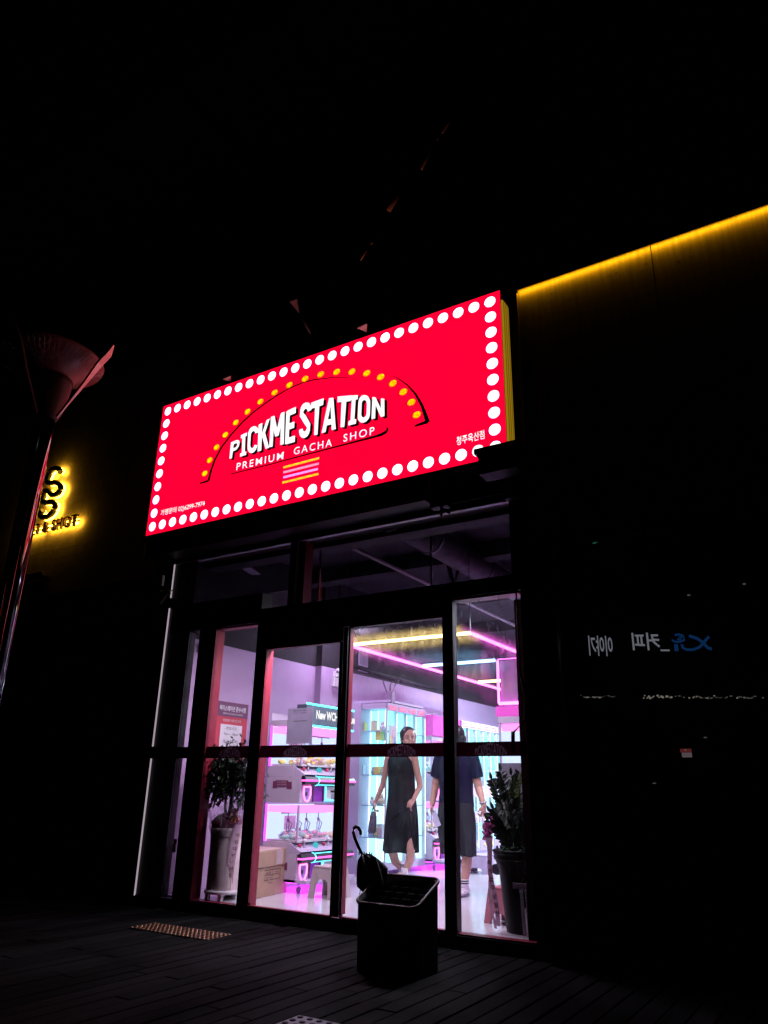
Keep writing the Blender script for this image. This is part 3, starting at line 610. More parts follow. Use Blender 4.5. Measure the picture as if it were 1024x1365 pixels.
for s in SS:
    s = smooth_px(s)
    MB().tube([zl(*p) for p in s], .040, 12).build('letter', M_black, hs)
    hb_ = MB()
    for i in range(len(s) - 1):
        a, c = zl(*s[i]) + Vector((0, .056, 0)), zl(*s[i + 1]) + Vector((0, .056, 0)); n_ = Vector((-(c - a).z, 0, (c - a).x)).normalized() * .034
        hb_.quad(a - n_, a + n_, c + n_, c - n_)
    hb_.build('halo_led', G_halo, hs)
def ht(body, p0, p1, h):
    a, b2 = zl(*p0), zl(*p1)
    text('lettering', body, mat('dark_red_letter', (.05, .008, .006), .5), lambda v: Vector((lerp(a.x, b2.x, v.x), YL - .11 - v.z, lerp(a.z, b2.z, v.x) + v.y * h)), hs, off=.012, ext=.02, fit=True, spacing=1.15)
    o_ = Vector((0, .05, 0)); MB().quad(a + Vector((.03, .05, h * .25)), b2 + Vector((-.02, .05, h * .25)), b2 + Vector((-.02, .05, h * .75)), a + Vector((.03, .05, h * .75))).build('halo_led', G_halo, hs)
    box('letter_rail', a.x, b2.x, YL - .075, YL - .066, (a.z + b2.z) / 2 + h * .42, (a.z + b2.z) / 2 + h * .56, M_black, hs)
ht('& SHOT', (412, 808), (742, 735), .16); ht('SHEET', (150, 870), (385, 815), .15)
sc = thing('wall_shelf', 'small grey horizontal bracket on the wall below the halo sign', 'bracket', tuple(aY(45, 778, YL)))
a_, b_ = aY(-4, 776, YL - .1), aY(57, 776, YL - .1); MB().box(a_.x, b_.x, YL - .14, YL - .01, a_.z - .05, a_.z + .0).build('shelf', mat('grey_bracket', (.3, .27, .3), .5), sc)

LX, LY = -5.93, 3.5
lp = thing('street_lamp', 'tall steel street lamp with flared shade at the left edge', 'street lamp', (LX, LY, -.14))
MB().lathe((LX, LY, 0), [(.086, -.14), (.086, 4.14), (.07, 4.16)], 48).build('pole', mat('polished_pole_steel', (.42, .42, .43), .09, 1., var=.15, stretch=(3, 3, .05), vscale=20), lp)
for a in (-62, -30, 20, 150):
    q = math.radians(a); MB().tube([(LX + .098 * math.cos(q), LY + .098 * math.sin(q), -.14), (LX + .098 * math.cos(q), LY + .098 * math.sin(q), 3.4)], .006, 10).build('fluted_rod', M_chrome, lp)
MB().lathe((LX, LY, -.14), [(.18, 0), (.18, .03), (.12, .06)], 28).build('base_flange', M_steelbk, lp)
MB().lathe((LX - .06, LY, 4.12), [(.10, 0), (.15, .10), (.18, .22), (.205, .42), (.21, .46)], 32).build('lamp_neck', M_black, lp)
M_shade = mat('ribbed_pale_lamp_shade', (.22, .13, .13), .35, var=.25, vscale=6, spec=.6, bump=.2)
MB().lathe((LX - .13, LY, 4.56), [(.20, 0), (.24, .05), (.36, .15), (.49, .235), (.50, .26), (.48, .26), (.35, .16), (.19, .02)], 48, False).build('lamp_shade', M_shade, lp)
rib = MB()
for i in range(64):
    q = 2 * PI * i / 64; c_, s_ = math.cos(q), math.sin(q); rib.tube([(LX - .13 + r * c_, LY + r * s_, 4.56 + z) for r, z in ((.38, .155), (.492, .23))], .002, 4)
rib.build('shade_ribs', M_shade, lp, kind='stuff')
MB().lathe((LX - .13, LY, 4.73), [(.0, .10), (.25, .10), (.48, .08), (.49, .10), (.25, .14), (.0, .15)], 40).build('top_disc', M_black, lp)
for a in (22, -78, 150):
    q = math.radians(a); c_, s_ = math.cos(q), math.sin(q); w = Vector((-s_, c_, 0)); b = MB(); prof = [(.11, 4.16, .008), (.21, 4.32, .010), (.33, 4.50, .018), (.45, 4.70, .034), (.53, 4.80, .034), (.56, 4.90, .006)]
    P = [Vector((LX + r * c_, LY + r * s_, z)) for r, z, _ in prof]
    for i in range(len(P) - 1):
        w0, w1 = w * prof[i][2], w * prof[i + 1][2]; n_ = Vector((c_, s_, -1)).normalized() * .012
        b.quad(P[i] - w0 + n_, P[i] + w0 + n_, P[i + 1] + w1 + n_, P[i + 1] - w1 + n_); b.quad(P[i] + w0 - n_, P[i] - w0 - n_, P[i + 1] - w1 - n_, P[i + 1] + w1 - n_)
        b.quad(P[i] - w0 - n_, P[i] - w0 + n_, P[i + 1] - w1 + n_, P[i + 1] - w1 - n_); b.quad(P[i] + w0 + n_, P[i] + w0 - n_, P[i + 1] + w1 - n_, P[i + 1] + w1 + n_)
    b.build('shade_arm', mat('satin_steel_arm', (.7, .66, .66), .3, .5) if a == 22 else M_black, lp)  # arms in silhouette are coloured black, only the lit one stays steel

# ================================================================ UMBRELLA STAND AND UMBRELLA
us = thing('umbrella_stand', 'black slotted plastic umbrella stand in front of the doors', 'umbrella stand', (-2.8, 4.72, -.081))
M_bin = mat('black_bin_plastic', (.009, .008, .008), .38, var=.2, bump=.1)
ux0, ux1, uy0, uy1 = -3.045, -2.565, 4.53, 4.88
rimz = lambda y: .30 + (y - uy0) * math.tan(math.radians(23.1))
def rbin(z_of, ins, r=.05, n=6):
    P = []
    for cx, cyy, a0 in ((ux1 - ins, uy1 - ins, 0), (ux0 + ins, uy1 - ins, 90), (ux0 + ins, uy0 + ins, 180), (ux1 - ins, uy0 + ins, 270)):
        sx = -1 if cx > -2.8 else 1; sy = -1 if cyy > 4.7 else 1
        for i in range(n + 1): a = math.radians(a0 + 90 * i / n); P.append((cx + sx * r + r * math.cos(a), cyy + sy * r + r * math.sin(a)))
    return [Vector((x, y, z_of(y))) for x, y in P]
def skin_rings(rings, cap0=True, cap1=False):
    b = MB(); n = len(rings[0])
    for R in rings: b.v += R
    for j in range(len(rings) - 1):
        for i in range(n): i2 = (i + 1) % n; b.f.append((j * n + i, j * n + i2, (j + 1) * n + i2, (j + 1) * n + i)); b.sm.append(True)
    if cap0: b.f.append(tuple(reversed(range(n)))); b.sm.append(False)
    if cap1: b.f.append(tuple((len(rings) - 1) * n + i for i in range(n))); b.sm.append(False)
    return b
skin_rings([rbin(lambda y: -.081, .012), rbin(lambda y: rimz(y) - .03, .010), rbin(lambda y: rimz(y), .010), rbin(lambda y: rimz(y), .022), rbin(lambda y: rimz(y) - .16, .024)]).build('bin_body', M_bin, us)
R_ = rbin(lambda y: rimz(y), .008); MB().tube(R_ + [R_[0], R_[1]], .011, 8, False).build('rim', mat('bin_rim_plastic', (.10, .065, .055), .4), us)
for j in range(1, 5):
    y = lerp(uy0 + .02, uy1 - .02, j / 5); z = rimz(y)
    box('divider', ux0 + .03, ux1 - .03, y - .004, y + .004, z - .10, z - .028, M_bin, us)
    for i in range(5): xx = lerp(ux0, ux1, (i + .9) / 5.6); MB().poly([(xx, y - .01, z - .026), (xx + .045, y - .01, z - .020), (xx + .045, y + .035, z - .030)]).build('slot_clip', mat('grey_clip', (.16, .14, .14), .35), us)
for i in range(1, 6): xx = lerp(ux0, ux1, i / 6); MB().quad((xx, uy0 + .03, rimz(uy0 + .03) - .04), (xx, uy1 - .03, rimz(uy1 - .03) - .04), (xx, uy1 - .03, rimz(uy1) - .13), (xx, uy0 + .03, rimz(uy0) - .11)).build('divider', M_bin, us)
um = thing('umbrella', 'black closed umbrella with a hooked handle leaning in the stand', 'umbrella', (-2.99, 4.8, .3))
YU = 4.80
U = lambda px, py, dy=0: aY(px, py, YU + dy)
MB().tube([U(481, 1113), U(480.5, 1108), U(478, 1103.5), U(474.5, 1102), U(471.8, 1104), U(471, 1109), U(473, 1117), U(478, 1129), U(483, 1139)], [.010, .012, .012, .012, .012, .012, .012, .012, .010], 10).build('handle', mat('glossy_black_handle', (.012, .01, .01), .18), um)
MB().tube([U(482, 1137), U(500, 1185), U(505, 1200)], .005, 8).build('shaft', M_steelbk, um)
M_umb = mat('black_umbrella_nylon', (.012, .012, .012), .45, var=.3, vscale=12, bump=.4); M_umbg = mat('sheen_umbrella_nylon', (.06, .058, .05), .4)
axis0, axis1 = U(484, 1139), U(504, 1192); ax = (axis1 - axis0).normalized(); e1 = ax.cross(Vector((0, 1, 0))).normalized(); e2 = ax.cross(e1)
rings = []
for t, r in ((0, .018), (.08, .045), (.2, .066), (.42, .095), (.58, .112), (.8, .085), (1.0, .045)):
    c = lerp(axis0, axis1, t) + e1 * (.0); R = []
    for i in range(32): a = 2 * PI * i / 32; rr = r * (.72 + .5 * abs(math.cos(3.5 * a + 1 + .5 * t)) ** 2 + .06 * math.cos(3 * a + 5 * t)); R.append(c + e1 * rr * math.cos(a) + e2 * rr * math.sin(a) * .7)
    rings.append(R)
skin_rings(rings, True, True).build('folded_canopy', M_umb, um)
MB().quad(U(493, 1141, -.09), U(501, 1143, -.09), U(509, 1172, -.07), U(505, 1176, -.08)).quad(U(501, 1143, -.09), U(504, 1150, -.06), U(512, 1178, -.05), U(509, 1172, -.07)).build('loose_panel', M_umbg, um)
for i in range(6): p = U(479 + i * 3.4, 1140 + (i % 2) * 1.5, -.03); MB().tube([p, p + Vector((-.003, 0, .022))], .004, 6).build('rib_tip', M_steelbk, um)
MB().tube([U(484, 1174), U(481, 1182), U(479.5, 1194)], .003, 5).build('strap', M_black, um)
# ================================================================ SHOP INTERIOR SHELL
st = lambda o: tag(o, kind='structure')
fl_ = st(box('shop_floor', -6.2, -1.95, D + .075, 14.3, -.14, 0, M_floor))
lw = box('wall', -6.20, -6.087, D + .09, 8.0, 0, 2.52, M_lilac); st(lw)
st(box('wall', -6.20, -6.087, D + .09, 8.0, 2.52, 3.9, M_darkpaint))
st(box('wall', -6.20, -5.99, 8.0, 14.3, 0, 2.53, M_lilac)); st(box('wall', -6.20, -5.99, 8.0, 14.3, 2.53, 3.9, M_darkpaint))
st(box('back_wall', -6.2, -1.95, 14.3, 14.4, 0, 3.9, M_lilac)); st(box('right_wall', -2.02, -1.95, D + .09, 14.3, 0, 3.9, M_lilac))
st(box('ceiling', -6.2, -1.95, D + .09, 14.4, 3.75, 3.9, M_ceil))
dt = thing('ceiling_duct', 'wide grey round duct running back under the ceiling, seen through the right transom', 'duct', (-3.6, 9.5, 3.5))
M_duct = mat('galvanised_duct', (.20, .17, .22), .5, .4, var=.35, vscale=7, bump=.5, bscale=14)
MB().tube([(-3.60, 5.8, 3.52), (-3.60, 14.2, 3.52)], .155, 20).build('duct_body', M_duct, dt)
for i in range(6): MB().tube([(-3.60, 6.6 + i * 1.3, 3.52), (-3.60, 6.64 + i * 1.3, 3.52)], .170, 20).build('collar', M_duct, dt)
MB().tube([(-3.6, 7.4, 3.5), (-3.72, 7.4, 3.2), (-3.85, 7.45, 3.75)], .03, 8).build('hanger', M_steelbk, dt)
dp = thing('sprinkler_pipe', 'thin pale pipe running back under the ceiling left of the duct', 'pipe', (-4.55, 9.5, 3.55))
MB().tube([(-4.55, 5.8, 3.55), (-4.55, 14.2, 3.55)], .026, 10).build('pipe', mat('pale_pipe', (.5, .45, .5), .5), dp)
d3_ = thing('flat_conduit', 'flat grey cable duct seen through the left transom', 'duct', (-5.45, 8.5, 3.5))
a_, b_ = aZ(322, 752, 3.5), aZ(384, 793, 3.5); MB().tube([a_, b_, b_ + (b_ - a_) * 1.5], .055, 4).build('duct_body', M_duct, d3_)
for i, yy in enumerate((7.6, 9.6, 11.6)): tag(box('ceiling_beam', -6.1, -2.02, yy, yy + .22, 3.55, 3.749, M_ceil), kind='structure')
ct = thing('cable_tray', 'dark cable tray high on the left wall above the cyan cabinets', 'tray', (-5.95, 9.6, 2.6))
MB().tube([(-5.93, 8.6, 2.62), (-5.93, 9.4, 2.60), (-5.93, 10.4, 2.60), (-5.93, 11.2, 2.60)], [.03, .035, .03, .01], 8).build('tray', M_black, ct)

# ceiling neon frame on wires
nf = thing('neon_frame', 'ceiling neon light frame with yellow, magenta and blue strips hung on wires', 'neon light', (-4.2, 9, 2.6))
ZN = 2.6
def strip(name, a, b, m, r=.019):
    MB().tube([a, b], r, 8).build(name, m, nf); a_, b_ = Vector(a) + Vector((0, 0, .03)), Vector(b) + Vector((0, 0, .03)); MB().tube([a_, b_], .014, 4).build('profile', M_black, nf)
strip('neon_strip', (-5.03, 7.22, ZN), (-3.43, 7.22, ZN), G_warm); strip('neon_strip', (-5.03, 7.26, ZN), (-5.03, 11.9, ZN), G_mag)
strip('neon_strip', (-3.43, 7.26, ZN), (-3.43, 9.0, ZN), G_mag); strip('neon_strip', (-4.98, 8.97, ZN), (-3.92, 8.97, ZN), G_blue)
strip('neon_strip', (-4.98, 10.74, ZN), (-3.9, 10.74, ZN), G_warm)
for x, y in ((-5.03, 7.22), (-3.43, 7.22), (-4.95, 8.9), (-4.2, 10.7), (-3.43, 8.6), (-5.03, 10.2)): MB().tube([(x, y, ZN), (x, y, 3.75)], .004, 5).build('wire', M_steelbk, nf)
bpnl = thing('hanging_light_box', 'hanging purple box with magenta neon edges at the right of the ceiling', 'light box', (-3.2, 9.2, 2.05))
M_purp = mat('matt_purple_grey_panel', (.26, .17, .30), .55, var=.06, vscale=3)
box('panel', -3.88, -2.05, 9.04, 9.5, 2.075, 2.60, M_purp, bpnl); box('lower_panel', -3.86, -2.05, 9.10, 9.45, 1.96, 2.045, M_purp, bpnl)
MB().tube([(-3.90, 9.01, 2.06), (-3.90, 9.01, 2.60)], .017, 8).build('neon_edge', G_mag, bpnl); MB().tube([(-3.90, 9.01, 2.055), (-2.1, 9.01, 2.055)], .020, 8).build('neon_edge', G_mag, bpnl)
MB().tube([(-3.90, 9.01, 2.615), (-2.1, 9.01, 2.615)], .005, 6).build('neon_edge', G_mag, bpnl)

def lamp_area(name, x, y, z, w, h, e, col, parent):
    l = bpy.data.lights.new(name, 'AREA'); l.shape = 'RECTANGLE'; l.size = w * .5; l.size_y = h * .5; l.energy = e; l.color = col
    o = bpy.data.objects.new(name, l); COL.objects.link(o); o.location = Vector((x, y, z)) - Vector(parent.location); o.parent = parent; return o
def dome(label, p, r, en, col=(.9, .88, 1)):
    t = thing('ceiling_lamp', label, 'ceiling lamp', tuple(p), group='white ceiling lamps')
    MB().lathe(p, [(r * .6, .02), (r, .0), (r * .9, -.03), (r * .45, -.055), (.01, -.06)], 20, False).build('diffuser', glow('lamp_diffuser', (.8, .78, 1), 1.6), t)
    MB().tube([p + Vector((0, 0, .02)), (p.x, p.y, 3.75)], .01, 6).build('stem', M_steelbk, t)
    if en: lamp_area('lamp_light', p.x, p.y, p.z - .09, .5, .5, en, col, t)
dome('small white dome lamp seen through the right end of the transom', aZ(691, 720, 3.4), .075, 26)
dome('white lamp seen through the top right corner of the last window', aZ(692, 884, 2.9), .12, 60)
dome('added unseen fill lamp under the ceiling over the left aisle', Vector((-5.75, 8.0, 3.3)), .12, 26, (.80, .62, 1)); dome('added unseen fill lamp under the ceiling at the back', Vector((-3.6, 11.8, 3.3)), .12, 260, (.68, .86, 1))  # both lamps added out of sight as general fill light
dome('added unseen fill lamp above the right row of machines', Vector((-2.55, 7.7, 3.0)), .10, 44, (.80, .82, 1))  # unseen lamp added to brighten the machine fronts
dome('added fill lamp hidden behind the door head just inside the doors', Vector((-3.3, 6.1, 2.74)), .07, 26, (.86, .76, 1))  # hidden lamp added to light the pot and things near the doors
dome('added fill lamp hidden behind the door head above the left sliding door', Vector((-4.5, 5.90, 2.64)), .04, 46, (.95, .78, .98))  # hidden lamp added to light the first claw machine's side

# emergency lights, exit sign, camera
def emlight(label, x, y, z):
    t = thing('emergency_light', label, 'emergency light', (x, y, z)); box('case', x, x + .06, y - .10, y + .10, z - .045, z + .03, M_white, t, b=.006)
    for s in (-1, 1): MB().ball((x + .07, y + s * .075, z + .04), .035, 2).build('lamp_head', M_greypl, t)
emlight('small twin-headed emergency light on the wall above the exit sign', -5.99, 8.36, 2.46)
emlight('small white emergency light at the top of the wall in the left side glass', -6.087, 5.93, 2.42)
ex = thing('exit_sign', 'pale square exit sign under the emergency light on the left wall', 'sign', (-5.97, 8.36, 2.3))
box('case', -5.99, -5.95, 8.24, 8.52, 2.29, 2.41, M_white, ex, b=.004); box('face', -5.949, -5.946, 8.26, 8.50, 2.305, 2.395, glow('exit_face', (.8, .55, .9), .9), ex)
ss = thing('arrow_sticker', 'tiny white arrow sticker on the wall right of the claw machine sign', 'sticker', (-5.98, 8.5, 2.12)); box('card', -5.989, -5.984, 8.42, 8.52, 2.07, 2.15, M_white, ss)
MB().poly([(-5.982, 8.44, 2.11), (-5.982, 8.465, 2.125), (-5.982, 8.465, 2.095)]).build('arrow', M_ink, ss)
cc = thing('security_camera', 'dark box camera hanging on cables above the cyan cabinets', 'camera', tuple(aY(520, 925, 8.7)))
q = aY(520, 928, 8.75); MB().box(q.x - .055, q.x + .055, q.y - .05, q.y + .05, q.z - .10, q.z + .06, .01).build('case', M_purp, cc); MB().ball(q + Vector((0, -.04, -.12)), .035, 2).build('lens', M_white, cc)
for s in (-.05, .0, .04): MB().tube([q + Vector((s, 0, .05)), q + Vector((s * 1.8, 0, .14)), q + Vector((s * 3, .05, .22))], .007, 6).build('cable', M_black, cc)
wp = thing('wall_poster', 'white framed poster high on the wall right of the door edge', 'poster', tuple(aY(479, 880, 8.2)))
pq = [aX(*p, -5.97) for p in ((474, 902), (482, 902), (485, 867), (476, 863))]
MB().box(-5.988, -5.972, 8.86, 9.1, 2.58, 2.98, .003).build('frame', M_lilac, wp); MB().box(-5.971, -5.969, 8.88, 9.08, 2.68, 2.95).build('print', M_purp, wp)

# notice poster on the left wall
po = thing('rules_poster', 'red and white Korean notice poster on the lilac wall above the ficus', 'poster', (-6.08, 6.45, 1.4))
PX = -6.08; py0, py1, pz0, pz1 = 6.22, 6.73, 1.27, 1.90
M_pm, M_pr = mat('plum_print', (.16, .05, .12), .6), mat('red_print', (.55, .05, .08), .6)
box('sheet', PX - .006, PX, py0, py1, pz0, pz1, M_pr, po); box('heading_panel', PX, PX + .002, py0, py1, 1.74, pz1, M_pm, po); box('white_panel', PX, PX + .002, py0 + .08, py1 - .08, pz0 + .05, 1.655, M_white, po)
pt = lambda y0, y1, z, h: (lambda v: (PX + .0035, lerp(y0, y1, v.x), z + v.y * h))
text('lettering', '픽미스테이션 준수사항', M_wtext, pt(6.26, 6.69, 1.80, .06), po, off=.02, fit=True)
text('lettering', 'PREMIUM GACHA SHOP', M_wtext, pt(6.32, 6.64, 1.765, .015), po, fit=True)
text('lettering', '미성년자 이용시간 안내', M_wtext, pt(6.33, 6.62, 1.685, .03), po, fit=True)
for s, z in (('- 영업시간 -', 1.60), ('9am ~ 10pm', 1.535), ('청소년 출입시간', 1.46), ('22시 이후 금지', 1.39)): text('lettering', s, M_ink, pt(6.36, 6.59, z, .032), po, fit=True)

# ================================================================ CLAW MACHINES (local frame: front faces +x, width along +y)
TOYC = [mat('toy_%s' % n, c, .7, var=.1, emit=c, es=.0) for n, c in (('yellow', (.88, .85, .25)), ('mint', (.5, .85, .75)), ('pink', (.9, .5, .65)), ('white', (.85, .85, .9)), ('blue', (.35, .6, .88)), ('cream', (.88, .85, .6)))]
G_box = glow('claw_box_back_light', (.55, .66, 1), 1.5); G_boxp = glow('claw_box_pink_light', (1, .28, .86), 1.7)
M_bump = mat('dark_bumper_plastic', (.018, .008, .022), .3); G_line = glow('hot_pink_neon_line', (1, .10, .62), 3.0)
def heap(bld, x0, x1, y0, y1, z, n, rnd, r=.035, hump=.06):
    for i in range(n):
        x, y = rnd.uniform(x0, x1), rnd.uniform(y0, y1); hh = hump * max(0, 1 - abs((y - (y0 + y1) / 2) / (y1 - y0) * 1.6)) * rnd.random()
        rr = r * rnd.uniform(.6, 1.2); bld.ball((x, y, z + rr * .6 + hh), rr, 1, (rnd.uniform(.8, 1.3), rnd.uniform(.8, 1.3), rnd.uniform(.6, 1)))
def tier(t, z0, zt, depth, wd, rnd):
    """one claw box above z0, ledge, bumper and cabinet front below"""
    zb = z0 - .37; Lm = True
    B = lambda *a: MB().box(*a)
    B(-depth, 0, 0, wd, zb, z0 - .11).build('side_panel', M_greypl, t, True); B(-.004, .004, .003, wd - .003, zb + .003, z0 - .113).build('front_panel', M_lilacpl, t, True)
    B(-depth, -.10, 0, wd, z0 - .108, z0).build('upper_panel', M_greypl, t, True)
    MB().poly([(-.10, .002, z0), (.05, .002, z0 - .085), (.05, wd - .002, z0 - .085), (-.10, wd - .002, z0)]).poly([(-.10, .002, z0), (-.10, .002, z0 - .11), (.05, .002, z0 - .11), (.05, .002, z0 - .085)]).poly([(-.10, .002, z0 - .109), (-.10, wd, z0 - .109), (.05, wd, z0 - .109), (.05, .002, z0 - .109)]).build('control_ledge', M_lilacpl, t, True)
    for y in (.13, .55):
        j = MB().tube([(-.01, y, z0 - .05), (0, y, z0 + .005)], .006, 6); j.ball((0, y, z0 + .015), .020, 2); j.build('joystick', M_white, t, True)
        MB().lathe((-.02, y - .055, z0 - .04), [(.018, 0), (.018, .02), (.01, .028)], 10).build('button', mat('red_button', (.7, .05, .12), .3), t, True)
    MB().ball((-.005, .33, z0 - .035), .032, 2).build('dome_button', glow('cyan_dome', (.1, .7, .85), .8), t, True)
    # bumper with neon line and cyan brackets
    bz = z0 - .145; prof = [(.045, -.050), (.085, -.036), (.10, 0), (.085, .036), (.045, .050)]
    b = MB(); P0 = [(x, -.03, bz + z) for x, z in prof]; P1 = [(x, wd + .04, bz + z) for x, z in prof]
    for i in range(4): b.quad(P0[i], P1[i], P1[i + 1], P0[i + 1])
    b.poly(P0[::-1]); b.poly(P1); b.quad(P0[0], P0[4], P1[4], P1[0]); b.build('bumper', M_bump, t, True)
    B(.0, .045, .02, wd - .02, bz - .035, bz + .035).build('bumper_mount', M_bump, t, True)
    MB().tube([(.100, -.032, bz), (.102, 0, bz), (.102, wd + .03, bz)], .0085, 8).build('neon_line', G_line, t, True)
    MB().tube([(.048, -.034, bz), (.098, -.034, bz)], .0085, 8).build('neon_line', G_line, t, True)
    for y in (.20, .62):
        MB().tube([(.045, y, bz + .048), (.088, y, bz + .036), (.108, y, bz), (.088, y, bz - .036), (.045, y, bz - .048)], .005, 6).build('cyan_bracket', G_cyan, t, True)
    for z in (-.040, .040): MB().tube([(.075, .20, bz + z), (.075, .62, bz + z)], .004, 6).build('cyan_bracket', G_cyan, t, True)
    # shield flap
    sy, sz = .115, z0 - .275; sh = [(-.055, .068), (.055, .068), (.06, .055), (.058, -.01), (.03, -.065), (0, -.078), (-.03, -.065), (-.058, -.01), (-.06, .055), (-.055, .068)]
    MB().poly([(.0055, sy + a, sz + c) for a, c in sh[:-1]]).build('prize_flap', mat('blue_lilac_flap', (.35, .32, .75), .4), t, True)
    MB().tube([(.012, sy + a, sz + c) for a, c in sh], .0065, 6, False).build('flap_neon', G_pink, t, True); MB().box(.006, .014, sy - .022, sy + .0, sz - .02, sz + .015).build('lock', M_dkpl, t, True)
    # recess plate, its purple inner light put in as emission
    B(.0045, .0065, .215, .395, zb + .015, z0 - .20).build('recess', mat('recess_painted_glow', (.28, .02, .42), .45, var=.5, vscale=4, emit=(.35, .0, .55), es=.16), t, True)
    for yy in (.213, .397): B(.0066, .02, yy - .004, yy + .004, zb + .015, z0 - .20).build('recess_frame', M_dkpl, t, True)
    # cyan outlined coin panel
    y0, y1, z_0, z_1 = .425, wd - .06, zb + .03, z0 - .20
    B(.0045, .02, y0, y1, z_0, z_1).build('coin_panel', M_white, t, True)
    MB().tube([(.024, y0, z_1), (.024, y0, z_0), (.024, y1, z_0), (.024, y1, z_1)], .008, 6).build('panel_neon', G_cyan, t, True)
    B(.0205, .026, y0 + .10, y0 + .17, z_1 - .06, z_1 - .04).build('coin_slot', M_ink, t, True); B(.0205, .03, y0 + .12, y0 + .22, z_1 - .14, z_1 - .075).build('coin_door', mat('metal_grey', (.4, .4, .42), .3, .7), t, True)
    B(.031, .034, y0 + .16, y0 + .205, z_1 - .13, z_1 - .085).build('card_screen', glow('green_card_screen', (.5, .8, .4), .8), t, True)
    # the claw box
    zg0, zg1 = z0 + .004, zt
    B(-depth + .012, -depth + .02, .02, wd - .02, zg0, zg1).build('box_back', G_box, t, True)
    B(-depth + .02, -.02, wd - .032, wd - .024, zg0 + .02, zg1 - .08).build('box_end', G_box, t, True)
    B(-depth + .02, -.03, .02, wd - .02, zg1 - .075, zg1 - .01).build('box_light', G_boxp, t, True)
    for (x, y) in ((-.012, .012), (-.012, wd - .012), (-depth + .012, wd - .012)): B(x - .01, x + .01, y - .01, y + .01, zg0, zg1).build('corner_post', M_lilacpl, t, True)
    MB().tube([(-depth + .012, .002, zg0), (-depth + .012, .002, zg1)], .011, 8).build('edge_led', G_hot, t, True)
    B(-depth + .03, -.02, .005, .009, zg0, zg1 - .08).build('side_glass', M_cglass, t, True); B(-.006, -.002, .025, wd - .025, zg0, zg1).build('front_glass', M_cglass, t, True)
    B(-depth + .02, -.02, .02, wd - .02, z0 - .0, z0 + .02).build('box_floor', M_white, t, True)
    for k in range(4):
        h = MB(); heap(h, -depth + .06, -.06, .05, wd - .05, z0 + .02, 15, rnd); h.build('plush_prizes', TOYC[(k * 2 + rnd.randrange(2)) % 6], t, True, kind='stuff')
    g = MB()
    for yy in (.14, .31, .46, .68):
        xx = -depth * .55; zz = zg1 - .10; g.tube([(xx, yy, zg1 - .075), (xx, yy, zz - .05)], .005, 6)
        for s in (-1, 0, 1): g.tube([(xx, yy, zz - .05), (xx + .02, yy + s * .045, zz - .09), (xx + .01, yy + s * .03, zz - .15), (xx, yy + s * .012, zz - .17)], .005, 5)
        g.ball((xx, yy, zz - .05), .018, 1)
    g.tube([(-depth * .55, .03, zg1 - .08), (-depth * .55, wd - .03, zg1 - .08)], .009, 6); g.build('claws', mat('claw_steel', (.18, .17, .3), .3, .8), t, True)
    MB().box(-depth + .021, -depth + .024, .30, .50, z0 + .10, zg1 - .12).build('prize_card', mat('pale_card', (.75, .7, .8), .5), t, True)
def machine(label, loc, rz=0., header=None, scale=1., seed=0, wd=.86, depth=.45, sticker=True, group='double-deck claw machines'):
    t = thing('claw_machine', label, 'claw machine', loc, group=group, rz=rz, scale=(scale,) * 3); rnd = random.Random(seed)
    MB().box(-depth, 0, 0, wd, .10, .104).box(-depth, .14, .0, wd, .098, .125).build('base_plate', M_lilacpl, t, True)
    MB().box(-depth + .03, -.03, .04, wd - .04, .088, .097).build('underglow', G_hot, t, True)
    for x, y in ((-.03, .10), (-depth + .05, .06), (-.03, wd - .1), (-depth + .05, wd - .08)):
        c = MB().tube([(x, y, .10), (x, y, .07)], .012, 8); c.tube([(x - .008, y, .03), (x + .012, y, .03)], .03, 12); c.build('caster', mat('caster_grey', (.3, .27, .33), .4), t, True)
    tier(t, .47, .83, depth, wd, rnd); tier(t, 1.22, 1.64, depth, wd, rnd)
    MB().box(-depth, .0, 0, wd, 1.64, 1.70).build('top_panel', M_greypl, t, True)
    MB().box(-depth - .006, -depth, 0, wd, .10, 1.78).build('back_panel', M_greypl, t, True)
    if sticker:
        for zc_ in (1.04, .26):
            s = MB(); s.box(-.33, -.16, -.004, -.001, zc_ - .03, zc_ + .035); s.box(-.37, -.31, -.003, -.001, zc_ - .045, zc_ + .025); s.box(-.18, -.11, -.003, -.001, zc_ - .05, zc_ + .02); s.build('side_logo', mat('crimson_logo', (.20, .03, .10), .5), t, True)
            for kk in range(2): text('logo_lettering', ('CLAW', 'MACHINE')[kk], mat('dim_logo_text', (.45, .3, .4), .5), (lambda zc_, kk: (lambda v: (-.31 + v.x * .13, -.0062, zc_ + .008 - kk * .026 + v.y * .018)))(zc_, kk), t, local=True, off=.02, fit=True)
    if header:
        MB().box(-.10, .03, .0, wd + .05, 1.645, 1.86).build('header_box', mat('header_navy', (.05, .07, .10), .4), t, True)
        for zz in (1.868, 1.640): MB().tube([(.034, -.0, zz), (.034, wd + .05, zz)], .011, 8).build('header_neon', G_cyan, t, True)
        MB().box(.0305, .033, .0, wd + .05, 1.66, 1.85).build('header_face', mat('header_slate', (.06, .09, .12), .5, emit=(.05, .09, .12), es=.5), t, True)
        text('header_lettering', header, G_letter, lambda v: (.036, .175 + v.x * (wd - .10), 1.69 + v.y * .125), t, local=True, off=.035, fit=True)
    else:
        MB().box(-depth, .02, .0, wd, 1.705, 1.98 if 'behind the two' in label else 1.80).build('header_box', mat('magenta_header', (.5, .06, .38), .4, emit=(1, .12, .75), es=.45), t, True)
    return t
m1 = machine('double-deck claw machine with a lit white sign, beside the cardboard boxes', (-5.15, 6.60, 0), 0, 'New WCH Boutique', seed=1)
